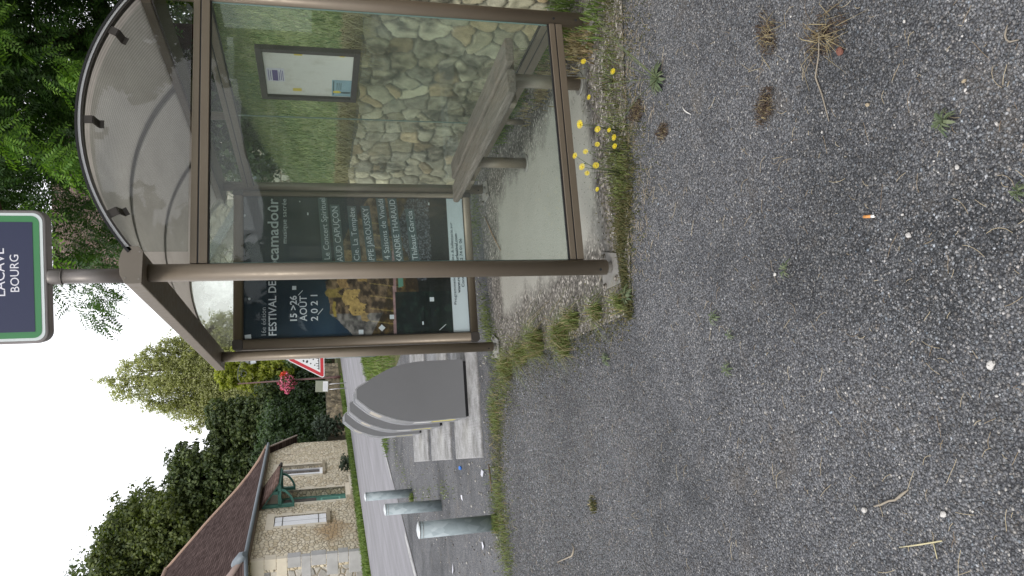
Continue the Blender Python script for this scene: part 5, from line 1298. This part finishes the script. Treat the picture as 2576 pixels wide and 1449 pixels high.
# verges of the road
n = 26000; s = rg.uniform(-6, 34, n); t = 5.60 + rg.random(n) * 1.15
P = rO + rd * s[:, None] + rn * t[:, None]; V, F = blades(np.concatenate([P, np.zeros((n, 1))], 1), rg.uniform(0.05, 0.20, n), 0.8, rg, 0.011)
np_mesh('verge_grass', V, F, M_gr)['kind'] = 'stuff'
n = 30000; s = rg.uniform(1.0, 36, n); t = -0.10 - rg.random(n) ** 1.2 * 5
P = rO + rd * s[:, None] + rn * t[:, None]; k = (P[:, 1] > 9.5) & (P[:, 0] > np.interp(P[:, 1], [9.5, 11, 15], [1.25, 0.95, -2])); P = P[k]
V, F = blades(np.concatenate([P, np.zeros((len(P), 1))], 1), rg.uniform(0.04, 0.16, len(P)), 0.9, rg, 0.007)
np_mesh('roadside_grass', V, F, M_gr)['kind'] = 'stuff'
# narrow strip of grass and moss behind the poster case and along the slabs
def strip_blades(pts, wid, n, hlo, hhi, m, name, bw=0.0022, lean=0.9):
    pts = np.array(pts, float); seg = np.linalg.norm(np.diff(pts, axis=0), axis=1); cum = np.concatenate([[0], np.cumsum(seg)])
    u = rg.random(n) * cum[-1]; X = np.interp(u, cum, pts[:, 0]); Y = np.interp(u, cum, pts[:, 1]); W_ = np.interp(u, cum, wid)
    f_c = fbm(u * 9, u * 0 + 3, 4); clump = 0.30 + 0.9 * np.clip((f_c - 0.35) * 4, 0, 1); W_ = W_ * (0.5 + 1.2 * f_c)
    if hhi > 0.012:
        kp = rg.random(n) < np.clip((fbm(X * 5 + 3, Y * 5 + 11, 91) - 0.40) * 6, 0.05, 1); X, Y, W_, clump = X[kp], Y[kp], W_[kp], clump[kp]; n = len(X)
    X = X + rg.normal(size=n) * W_ * 0.45; Y = Y + rg.normal(size=n) * W_ * 0.45
    V, F = blades(np.stack([X, Y, np.full(n, 0.004)], 1), rg.uniform(hlo, hhi, n) * clump, lean, rg, bw); o = np_mesh(name, V, F, m); o['kind'] = 'stuff'; return o
near_edge = [(-0.25, -0.13), (0.05, -0.12), (0.30, -0.20), (0.55, -0.23), (0.85, -0.22), (1.10, -0.26), (1.35, -0.35), (1.7, -0.45)]
strip_blades(near_edge, [0.04, 0.05, 0.14, 0.18, 0.20, 0.22, 0.12, 0.12], 17000, 0.006, 0.026, M_grmoss, 'low_herbs', 0.0018)
strip_blades(near_edge[2:-1], [0.10, 0.15, 0.18, 0.19, 0.10], 3000, 0.012, 0.045, M_gry, 'herb_grass', 0.0014)
strip_blades([(1.25, -0.15), (1.5, 0.2), (1.6, 1.2), (1.62, 2.4)], [0.12, 0.16, 0.14, 0.12], 7000, 0.02, 0.12, M_gr, 'shaded_grass', 0.0025)
strip_blades([(1.2, -0.02), (1.35, 0.3), (1.40, 1.2)], [0.10, 0.12, 0.10], 3000, 0.02, 0.07, M_grdry, 'dead_leaves_of_grass', 0.003)
strip_blades([(-0.2, 2.45), (0.3, 2.95), (0.8, 3.02), (1.5, 3.1)], [0.16, 0.20, 0.24, 0.28], 5000, 0.01, 0.04, M_gry, 'strip_grass', 0.002)
strip_blades([(-0.16, 2.35), (-0.28, 2.6), (-0.50, 2.78), (-0.62, 2.86)], [0.26, 0.30, 0.24, 0.10], 2500, 0.012, 0.055, M_gry, 'crack_grass', 0.0018, 1.5)
strip_blades([(-0.90, 2.84), (-1.10, 2.84), (-1.25, 2.92), (-1.38, 2.88), (-1.50, 2.74), (-1.62, 2.70)], [0.10, 0.26, 0.26, 0.32, 0.28, 0.16], 3600, 0.012, 0.055, M_gry, 'bollard_foot_grass', 0.0018, 1.5)
strip_blades([(-0.18, 2.3), (-0.5, 2.78), (-0.9, 2.84), (-1.3, 2.92), (-1.7, 2.7)], [0.30, 0.34, 0.26, 0.36, 0.24], 9000, 0.003, 0.010, M_grmoss, 'moss_film', 0.0030, 1.8)
strip_blades(near_edge, [0.05, 0.10, 0.26, 0.30, 0.34, 0.36, 0.26, 0.26], 9000, 0.003, 0.010, M_grmoss, 'moss_film', 0.0030, 1.8)
strip_blades([(-0.22, -0.1), (-0.18, 0.9), (-0.18, 2.3)], [0.14, 0.20, 0.26], 5000, 0.003, 0.010, M_grmoss, 'moss_film', 0.0030, 1.8)
strip_blades([(-0.2, 2.4), (-0.6, 2.80), (-1.1, 2.9), (-1.7, 2.75)], [0.24, 0.22, 0.26, 0.24], 1500, 0.015, 0.05, M_grdry, 'dry_strip_grass', 0.0014, 1.8)
strip_blades([(-1.2, 5.0), (-1.35, 8.8), (-1.0, 10.8), (-0.3, 12.4)], [0.10, 0.20, 0.35, 0.4], 900, 0.01, 0.035, M_gry, 'yard_edge_grass', 0.004)
# grass tufts along the left edge of the pad: each is a thing
def tuft(x, y, r, n, h, m, label, cat='grass tuft', group=None, lean=1.5, dry=0.25, w=0.0015, name='grass_tuft'):
    t = thing(name, label, cat, (x, y, 0.004), rg.uniform(0, 6), group)
    for k, (mm, nn, nm) in enumerate(((m, int(n * (1 - dry)), 'green_blades'), (M_grdry, int(n * dry), 'dry_blades'))):
        if nn < 3: continue
        P = np.zeros((nn, 3)); a = rg.uniform(0, 2 * PI, nn); rr = r * rg.random(nn) ** .7 * 0.5; P[:, 0] = np.cos(a) * rr; P[:, 1] = np.sin(a) * rr
        V, F = blades(P, rg.uniform(0.4, 1.0, nn) * h, lean, rg, w, 0.9); np_mesh(nm, V, F, mm, t)
    return t
TG = 'grass tufts along the edge of the concrete pad'
tf_ = [(-0.19, -0.05, 0.06, 90, 0.07, 'grass tuft just left of the near shelter post base'), (-0.17, 0.24, 0.06, 120, 0.08, 'green grass tuft, second along the pad edge from the near post'), (-0.15, 0.60, 0.07, 120, 0.10, 'grass tuft with straw, midway along the pad edge'),
       (-0.19, 0.84, 0.09, 200, 0.11, 'bright green grass clump, thickest on the pad edge'), (-0.27, 0.80, 0.07, 120, 0.09, 'grass clump leaning away from the pad onto the gravel'), (-0.16, 1.34, 0.12, 260, 0.14, 'tall green grass clump near the far shelter post'), (-0.18, 1.76, 0.10, 200, 0.12, 'grass clump close to the foot of the far shelter post'), (-0.22, 2.2, 0.12, 220, 0.11, 'low grass clump beside the far shelter post')]
for x, y, r, n, h, lb in tf_: tuft(x, y, r * 1.5, int(n * 1.5), h * 1.5, M_gry, lb, group=TG, lean=1.9, dry=0.3)
# dead tufts and rosettes on the gravel
M_dead = m_leaf('dead_brown', (0.035, 0.023, 0.017), (0.11, 0.078, 0.055), 0.1, 0.8, nscale=30)
DG = 'dead grass tufts on the gravel'
for x, y, r, n, h, lb in [(0.389, -1.453, 0.10, 70, 0.07, 'brown dead tuft at the right of the gravel, upper one'), (0.235, -1.71, 0.12, 80, 0.12, 'large dead tuft with long straw stems on the gravel'), (0.173, -1.382, 0.09, 90, 0.035, 'flat brown dead moss tuft among the gravel'), (0.407, -0.672, 0.07, 60, 0.04, 'small reddish dead tuft near the rosette weed'), (0.60, -0.45, 0.10, 110, 0.04, 'brown dead grass patch at the rim of the herbs')]:
    dt = tuft(x, y, r, int(n * .7), h * .55, M_grdry, lb, 'dead grass', DG, 3.2, 0.6, 0.0010, 'dead_tuft')
    nn = n * 3; P = np.zeros((nn, 3)); a = rg.uniform(0, 2 * PI, nn); rr = r * rg.random(nn) ** .8 * 0.8; P[:, 0] = np.cos(a) * rr; P[:, 1] = np.sin(a) * rr * .7
    V, F = blades(P, rg.uniform(0.006, 0.022, nn), 1.6, rg, 0.0016, 0.9); np_mesh('brown_base', V, F, M_dead, dt)
def rosette(x, y, r, n, label, m, name='rosette_weed', group='small weeds growing in the gravel'):
    t = thing(name, label, 'weed', (x, y, 0.003), rg.uniform(0, 6), group); mb = MB()
    for i in range(int(n * 1.5)):
        a = 2.4 * i + rg.uniform(-.3, .3); L = r * rg.uniform(.6, 1.1); w = L * 0.075; ca, sa = math.cos(a), math.sin(a)
        pts = []
        for tt, ww, zz in ((0.05, .3, .002), (0.35, .9, .012), (0.65, 1.2, .014), (0.9, .7, .006), (1.02, .05, .002)):
            jag = 1 + 0.35 * math.sin(tt * 25 + i)
            for sg_ in (-1, 1): pts.append((ca * L * tt - sa * w * ww * jag * sg_, sa * L * tt + ca * w * ww * jag * sg_, zz + 0.004 * (i % 3)))
        mb.add(pts, [(2 * k, 2 * k + 2, 2 * k + 3, 2 * k + 1) for k in range(4)])
    mb.build('leaves', m, t); return t
M_ros = m_leaf('rosette_leaf', (0.055, 0.085, 0.04), (0.15, 0.18, 0.10), 0.15, 0.6, nscale=20)
rw = rosette(0.634, -0.692, 0.07, 26, 'pale green rosette weed with long bare stalks on the gravel', M_ros)
mb = MB()
for dx, dy, dz in ((0.35, 0.12, 0.22), (0.30, 0.08, 0.20), (0.22, 0.16, 0.24), (0.20, 0.10, 0.12), (0.02, 0.10, 0.18), (-0.16, 0.05, 0.16)):
    c, s = math.cos(-rw.rotation_euler[2]), math.sin(-rw.rotation_euler[2]); ax_ = (dx * c - dy * s, dx * s + dy * c)
    mb.tube([(0, 0, 0.005), (ax_[0] * .5, ax_[1] * .5, dz * .6), (ax_[0], ax_[1], dz)], [0.0016, 0.0013, 0.0009], 4); mb.sphere((ax_[0], ax_[1], dz), 0.004, 6, 4, (1, 1, 1.6))
mb.build('flower_stalks', m_plain('weed_stem', (0.12, 0.15, 0.06), 0.7), rw)
for x, y, r, n, lb in [(-0.178, -2.042, 0.045, 16, 'small green spiky weed near the bottom of the gravel'), (-0.40, -2.19, 0.03, 14, 'tiny weed at the edge of the photo'), (-0.356, -1.368, 0.045, 7, 'broad-leaved weed in the middle of the gravel'), (-0.418, -0.901, 0.045, 12, 'thin green weed below the shelter post'), (-0.50, -1.00, 0.03, 9, 'yellowish weed sprig on the gravel'), (-0.615, -0.949, 0.04, 10, 'pale half-dead weed on the open gravel'), (-0.17, -0.13, 0.075, 22, 'jagged dandelion-like weed at the corner of the pad'), (-0.418, 0.21, 0.06, 14, 'small grassy weed left of the pad')]:
    rosette(x, y, r * 0.8, n, lb, M_ros)
tuft(-1.141, 0.602, 0.10, 160, 0.03, M_grmoss, 'round brown-green moss cushion on the gravel', 'moss', None, 1.0, 0.15, 0.002, 'moss_tuft')
tuft(-1.40, 3.02, 0.16, 420, 0.075, M_gr, 'grass growing round the foot of the nearest bollard', 'grass tuft', None, 1.0, 0.2)
tuft(-1.42, 9.0, 0.20, 160, 0.10, M_gr, 'grass growing round the foot of the farthest bollard', 'grass tuft', None, 1.0, 0.2, 0.004)
# yellow composite flowers
M_pet = m_leaf('yellow_petal', (0.70, 0.52, 0.01), (0.85, 0.70, 0.03), 0.2, 0.5, nscale=30); M_stem = m_plain('weed_green_stem', (0.09, 0.12, 0.045), 0.7)
def flower_plant(bx, by, heads, label):
    t = thing('yellow_flower_plant', label, 'wild flower', (bx, by, 0.003), 0, 'yellow wild flowers at the foot of the glass panel')
    st = MB(); r7 = random.Random(int(bx * 1000))
    for (hx, hy, hz) in heads:
        e = Vector((hx - bx, hy - by, hz)); m1 = Vector((e.x * .35 + r7.uniform(-.01, .01), e.y * .35, e.z * .6)); st.tube([(0, 0, 0), m1, e], [0.0016, 0.0013, 0.0010], 4)
        fl = MB(); nP = 13; tilt = Matrix.Rotation(R(r7.uniform(15, 65)), 4, 'X') @ Matrix.Rotation(r7.uniform(0, 6), 4, 'Z'); rp_ = 0.0150 * r7.uniform(.75, 1.15)
        for k in range(nP):
            a = 2 * PI * k / nP; w = 0.17
            q4 = [Vector((math.cos(a - w) * rp_ * .25, math.sin(a - w) * rp_ * .25, 0.001)), Vector((math.cos(a - w * .8) * rp_ * .95, math.sin(a - w * .8) * rp_ * .95, 0.002)), Vector((math.cos(a + w * .8) * rp_ * .95, math.sin(a + w * .8) * rp_ * .95, 0.002)), Vector((math.cos(a + w) * rp_ * .25, math.sin(a + w) * rp_ * .25, 0.001))]
            fl.add([tilt @ p_ + e for p_ in q4], [(0, 1, 2, 3)])
        fl.sphere(tuple(e + tilt @ Vector((0, 0, .0015))), rp_ * .32, 7, 4, (1, 1, .6)); fl.build('flower_head', M_pet, t)
    for k in range(5):
        e = Vector((r7.uniform(-.12, .12), r7.uniform(-.08, .08), r7.uniform(.05, .16))); st.tube([(0, 0, 0), e * .5 + Vector((0, 0, .01)), e], [0.0014, 0.0011, 0.0008], 4); st.sphere(tuple(e), 0.0035, 6, 4, (1, 1, 1.5))
    st.build('stems', M_stem, t)
flower_plant(0.60, -0.25, [(0.586, -.32, .225), (0.600, -.31, .222), (0.569, -.32, .142), (0.567, -.32, .086), (0.527, -.33, .07)], 'clump of yellow flowers under the middle of the bottom glass rail')
flower_plant(0.50, -0.24, [(0.495, -.32, .152), (0.480, -.34, .076), (0.467, -.30, .204)], 'three yellow flowers between the two larger flower clumps')
flower_plant(0.40, -0.22, [(0.446, -.3, .256), (0.393, -.3, .228), (0.363, -.3, .207), (0.401, -.3, .161), (0.287, -.3, .165)], 'clump of yellow flowers nearest the left shelter post')
flower_plant(0.86, -0.24, [(0.906, -.32, .178), (0.858, -.33, .04), (0.737, -.30, .160)], 'scattered orange-yellow flowers towards the right shelter post')

# ------------------------------------------------------------------ loose stones, straw and litter
# gravel chips: real little stones over the part of the yard the camera sees best
n = 150000
M_chip = m_vcol('gravel_chips', 0.75, 0.2, 900, 0.2, 0.3)
yy = -2.5 + 5.2 * rg.random(n) ** 1.75; lo_ = np.interp(yy, [-2.5, 3], [-1.35, -2.3]); hi_ = np.interp(yy, [-2.5, -0.5, -0.2, 0.0, 2.6, 3], [0.35, 1.6, 0.3, -0.25, -0.2, -0.4]); xx = lo_ + (hi_ - lo_) * rg.random(n)
P = np.stack([xx, yy, np.zeros(n)], 1)
sz = (0.0020 + 0.0034 * rg.random(n) ** 2.2) * np.clip(1.0 + 0.30 * (yy + 0.5), 1.0, 1.6)
octa = np.array([[1, 0, 0], [-.2, 1, 0], [-1, -.1, 0], [.1, -1, 0], [.1, .1, .75], [0, 0, -.6]], float)
J = octa[None] * (1 + 0.35 * (rg.random((n, 6, 3)) - .5)) * np.stack([rg.uniform(.7, 1.3, n), rg.uniform(.7, 1.3, n), rg.uniform(.6, 1.0, n)], 1)[:, None]
a = rg.uniform(0, 2 * PI, n); ca, sa = np.cos(a)[:, None], np.sin(a)[:, None]
X_ = J[..., 0] * ca - J[..., 1] * sa; Y_ = J[..., 0] * sa + J[..., 1] * ca; J = np.stack([X_, Y_, J[..., 2]], -1) * sz[:, None, None]
V = (J + P[:, None] + np.array([0, 0, 0.0005])[None, None]).reshape(-1, 3)
fo = np.array([[0, 1, 4], [1, 2, 4], [2, 3, 4], [3, 0, 4], [1, 0, 5], [2, 1, 5], [3, 2, 5], [0, 3, 5]])
F = (np.arange(n)[:, None, None] * 6 + fo[None]).reshape(-1, 3)
tn = rg.random(n); g_ = 0.040 + 0.110 * tn ** 1.3; g_ = np.where(tn > 0.975, 0.22, g_); hue = rg.normal(size=n) * 0.05
patch_ = 0.30 + 1.45 * fbm(xx * 1.1 + 7, yy * 1.1, 12, 4)
c = np.stack([g_ * (1.0 + hue), g_ * 1.01, g_ * (1.03 - hue)], 1) * patch_[:, None] * 1.40
o = np_mesh('gravel_chips', V, F, M_chip, None, np.repeat(c, 6, 0)); o['kind'] = 'stuff'

# straw and stalk litter
def stalks(P, L, rg, w=0.0006):
    n = len(P); a = rg.uniform(0, 2 * PI, n); b = rg.normal(size=n) * 0.22; K = 5; out = []; t = np.linspace(0, 1, K)
    pos = P.copy(); prev = None; V = []
    for k in range(K):
        ang = a + b * k; d = np.stack([np.cos(ang), np.sin(ang), np.zeros(n)], 1)
        s = np.stack([-np.sin(ang), np.cos(ang), np.zeros(n)], 1) * w
        V += [pos - s, pos + s, pos + np.array([0, 0, 1.4 * w])]; pos = pos + d * (L / (K - 1))[:, None]; pos[:, 2] = P[:, 2] + 0.0015 * math.sin(k * 1.3)
    V = np.stack(V, 1).reshape(-1, 3); i = np.arange(n)[:, None] * (3 * K); F = []
    for k in range(K - 1):
        for (p_, q_) in ((0, 2), (2, 1)):
            F.append(np.concatenate([i + 3 * k + p_, i + 3 * k + q_, i + 3 * k + 3 + q_, i + 3 * k + 3 + p_], 1))
    return V, np.concatenate(F)
n = 1500
yy = -2.5 + 6.5 * rg.random(n) ** 1.5; xx = np.interp(yy, [-2.5, 3.5], [-1.35, -2.4]) + rg.random(n) * np.interp(yy, [-2.5, 3.5], [1.9, 3.4])
n2 = 700; u = rg.random(n2); x2 = -0.1 + 1.5 * u; y2 = np.interp(x2, [-.1, 1.5], [-0.25, -0.55]) + rg.normal(size=n2) * 0.16
P = np.concatenate([np.stack([xx, yy, np.full(n, .005)], 1), np.stack([x2, y2, np.full(n2, .007)], 1)])
V, F = stalks(P, 0.012 + 0.06 * rg.random(len(P)) ** 2.5, rg); o = np_mesh('straw_litter', V, F, m_leaf('straw', (0.17, 0.12, 0.075), (0.46, 0.39, 0.26), 0.1, 0.7, nscale=2)); o['kind'] = 'stuff'
def path_thing(name, label, cat, pts, rad, m, group=None):
    mb = MB(); o0 = pts[0]; mb.tube([(p_[0] - o0[0], p_[1] - o0[1], (p_[2] if len(p_) > 2 else 0.006)) for p_ in pts], rad, 6)
    o = mb.build(name, m); o.location = (o0[0], o0[1], 0); return tag(o, label, cat, group)
M_twig = m_plain('grey_twig', (0.26, 0.225, 0.175), 0.8, 0, 0.3, 40, 0.5, 300); M_straw = m_plain('pale_straw', (0.50, 0.45, 0.27), 0.7, 0, 0.2, 30); M_brown = m_plain('brown_twig', (0.16, 0.095, 0.06), 0.8, 0, 0.3, 20)
path_thing('twig', 'crooked grey twig beside two white pebbles on the gravel', 'twig', [(-1.049, -1.586), (-1.043, -1.615), (-1.033, -1.645), (-1.030, -1.668), (-1.016, -1.695), (-1.003, -1.722)], [.002, .003, .0028, .003, .004, .0015], M_twig)
path_thing('straw_stalk', 'long pale yellow straw with a side stalk near the edge of the photo', 'straw', [(-1.145, -1.654), (-1.133, -1.72), (-1.117, -1.80)], [.001, .002, .0018], M_straw)
path_thing('straw_stalk', 'short stalk standing off the long yellow straw', 'straw', [(-1.124, -1.772), (-1.160, -1.775)], [.0014, .001], M_straw)
path_thing('curled_stalk', 'pale hook-shaped dry stalk at the bottom right of the gravel', 'stalk', [(-0.054, -2.242), (-0.063, -2.236), (-0.073, -2.231), (-0.083, -2.232), (-0.091, -2.238), (-0.098, -2.258)], [.001, .0018, .002, .002, .002, .001], M_twig)
path_thing('forked_stalk', 'tangled forked dry root lying on the gravel below the bollards', 'root', [(-1.376, 1.048), (-1.397, 1.011), (-1.420, 1.03), (-1.444, 1.06), (-1.48, 1.22), (-1.515, 1.372), (-1.516, 1.238)], [.002, .004, .006, .006, .004, .004, .002], M_twig)
path_thing('stick', 'thin brown stick lying by the grass strip near the nearest bollard', 'stick', [(-0.918, 3.186), (-1.03, 3.165), (-1.15, 3.15)], [.006, .006, .003], M_brown)
path_thing('stick', 'brown stick lying across the pad in front of the poster case', 'stick', [(1.116, 2.653, .018), (0.98, 2.50, .02), (0.90, 2.43, .018), (0.697, 2.203, .014)], [.004, .007, .006, .003], m_plain('tan_stick', (0.27, 0.18, 0.11), 0.8, 0, 0.3, 20))
path_thing('dry_root', 'long branching dead stem trailing over the gravel from the large dead tuft', 'dead stem', [(0.239, -1.715, .03), (0.19, -1.68, .015), (0.143, -1.64, .006), (0.08, -1.655, .006), (-0.004, -1.663, .005)], [.0015, .002, .0025, .0022, .001], M_twig)
path_thing('shell_fragment', 'thin curved white splinter on the gravel below the flowers', 'splinter', [(0.428, -0.859), (0.405, -0.874), (0.39, -0.889), (0.368, -0.917)], [.001, .0025, .0025, .001], m_plain('white_splinter', (0.72, 0.70, 0.66), 0.6))
# cigarette butt
cb = thing('cigarette_butt', 'crushed cigarette butt with orange filter on the gravel', 'cigarette butt', (-0.313, -1.757, 0.008), math.atan2(-0.039, -0.011))
mb = MB(); mb.tube([(-0.021, 0, 0), (0.007, 0, 0)], 0.0042, 12); mb.build('filter', m_plain('orange_filter', (0.55, 0.25, 0.07), 0.7, 0, 0.15, 200), cb)
mb = MB(); mb.tube([(0.0072, 0, 0), (0.016, 0, 0), (0.020, 0.001, 0)], [0.0042, 0.0042, 0.003], 12); mb.build('paper', m_plain('cigarette_paper', (0.75, 0.74, 0.70), 0.7), cb)
mb = MB(); mb.tube([(0.0202, 0.001, 0), (0.022, 0.001, 0)], [0.0028, 0.001], 8); mb.build('ash', M_hole, cb)
mb = MB(); mb.tube([(0, 0, 0.0), (0, 0, 0.018)], 0.020, 16); o = mb.build('bottle_cap', m_plain('blue_plastic', (0.02, 0.14, 0.50), 0.35), None, 0.002); o.location = (-0.948, 4.573, 0.004); o.rotation_euler = (R(25), 0, 0); tag(o, 'bright blue plastic bottle cap on the ground beyond the slabs', 'bottle cap')
# pebbles
M_peb = m_plain('white_limestone', (0.50, 0.485, 0.46), 0.8, 0, 0.25, 60, 0.4, 400); M_pebt = m_plain('tan_stone', (0.34, 0.28, 0.19), 0.8, 0, 0.2, 60)
pebs = [(0.013, -2.148), (-0.135, -2.11), (-0.085, -1.949), (0.033, -1.641), (0.01, -1.485), (-0.02, -1.626), (0.111, -1.984), (-0.253, -1.988), (-0.292, -2.049), (-0.283, -1.994), (0.376, -1.576), (-0.015, -2.131), (-0.241, -2.167), (-0.124, -1.787), (0.139, -1.466), (-0.118, -1.892), (-0.103, -1.102), (-0.086, -1.001), (-0.343, -1.864), (-0.398, -1.872), (-0.391, -1.811), (-0.357, -1.302), (-0.452, -0.858), (-0.577, -2.093), (-0.632, -1.844), (-0.736, -2.033), (-0.73, -1.455), (-0.739, -1.56), (-0.75, -1.545), (-0.678, -1.495), (-0.566, -2.042), (-1.06, -1.545), (-1.056, -1.819), (-0.913, -1.438), (-0.943, -1.583), (-1.046, -1.905), (-0.979, -1.887), (-0.897, -1.95), (-0.798, -1.775), (-0.79, -1.392), (-0.797, -1.336), (-0.772, -1.187), (-1.067, -1.046), (-0.974, -1.696), (-0.995, -1.176), (-0.802, -2.029)]
big = {25: (0.0115, 'largest white pebble, at the right edge of the gravel'), 31: (0.0085, 'large white pebble beside the crooked grey twig'), 32: (0.0085, 'large oval white pebble lying apart from the twig'), 19: (0.008, 'white pebble next to the cigarette butt, larger of two'), 8: (0.0065, 'rounded white pebble between the spiky weed and the cigarette butt'), 21: (0.0065, 'white pebble touching the broad-leaved weed')}
rp2 = random.Random(44)
def pebble(name, x, y, r, m):
    bm_ = MB(); bm_.sphere((0, 0, 0), r, 8, 6, (1, rp2.uniform(.65, .9), rp2.uniform(.5, .7)))
    bm_.v = [tuple(c * (1 + rp2.uniform(-.24, .24)) for c in v_) for v_ in bm_.v]; bm_.sm = [False] * len(bm_.sm)
    o = bm_.build(name, m); o.location = (x, y, r * 0.35 + 0.003); o.rotation_euler = (0, 0, rp2.uniform(0, 6)); return o
for i, (x, y) in enumerate(pebs):
    r_, lb = big.get(i, (rp2.uniform(0.0026, 0.0045), 'tiny white pebble scattered loose on the dark gravel'))
    tag(pebble('pebble', x, y, r_, M_peb), lb, 'pebble', 'white pebbles on the gravel')
for x, y, r_, lb in [(-0.114, -2.112, .006, 'yellowish pebble near the right edge of the gravel'), (-0.028, -1.817, .0075, 'flat tan pebble right of the dead root')]: tag(pebble('pebble', x, y, r_, M_pebt), lb, 'pebble', 'tan pebbles on the gravel')
tag(pebble('clay_shard', 0.159, -1.755, .014, m_plain('red_clay', (0.16, 0.065, 0.045), 0.8)), 'reddish brown clay shard beside the large dead tuft', 'shard')
for i, (x, y) in enumerate([(-1.246, 4.574), (-0.994, 3.46), (-2.025, 5.402), (-1.933, 7.086), (-1.623, 3.645)]):
    mb = MB(); s = 0.03 + 0.012 * (i % 3); mb.add([(-s, -s * .6, 0), (s, -s * .5, .004), (s * .9, s * .6, .012), (-s * .3, s * .8, .006)], [(0, 1, 2, 3)]); o = mb.build('paper_scrap', M_paper); o.location = (x, y, 0.008); o.rotation_euler = (0, 0, i * 1.3)
    tag(o, ['white paper scrap between the near and middle bollards', 'pinkish white scrap next to the thin stick', 'white scrap on the far left of the yard', 'white scrap left of the farthest bollard', 'white scrap left of the nearest bollard'][i], 'paper scrap', 'scraps of white litter')
# coarse pale stones on the yard towards the road
n = 1600; yy = 3.0 + 10 * rg.random(n) ** 1.3; xx = np.interp(yy, [3, 13], [-2.6, -1.0]) + rg.random(n) * np.interp(yy, [3, 8, 13], [3.6, 2.0, 1.6])
k = ~((xx > -0.9) & (yy > 3.3) & (yy < 8.6)); xx, yy = xx[k], yy[k]; n = len(xx)
J = octa[None] * (1 + 0.35 * (rg.random((n, 6, 3)) - .5)) * (0.004 + 0.012 * rg.random(n) ** 3)[:, None, None]
V = (J + np.stack([xx, yy, np.full(n, .004)], 1)[:, None]).reshape(-1, 3); F = (np.arange(n)[:, None, None] * 6 + fo[None]).reshape(-1, 3)
g_ = rg.uniform(0.12, 0.5, n); c = np.stack([g_, g_ * .97, g_ * .9], 1)
o = np_mesh('pale_stones', V, F, M_chip, None, np.repeat(c, 6, 0)); o['kind'] = 'stuff'
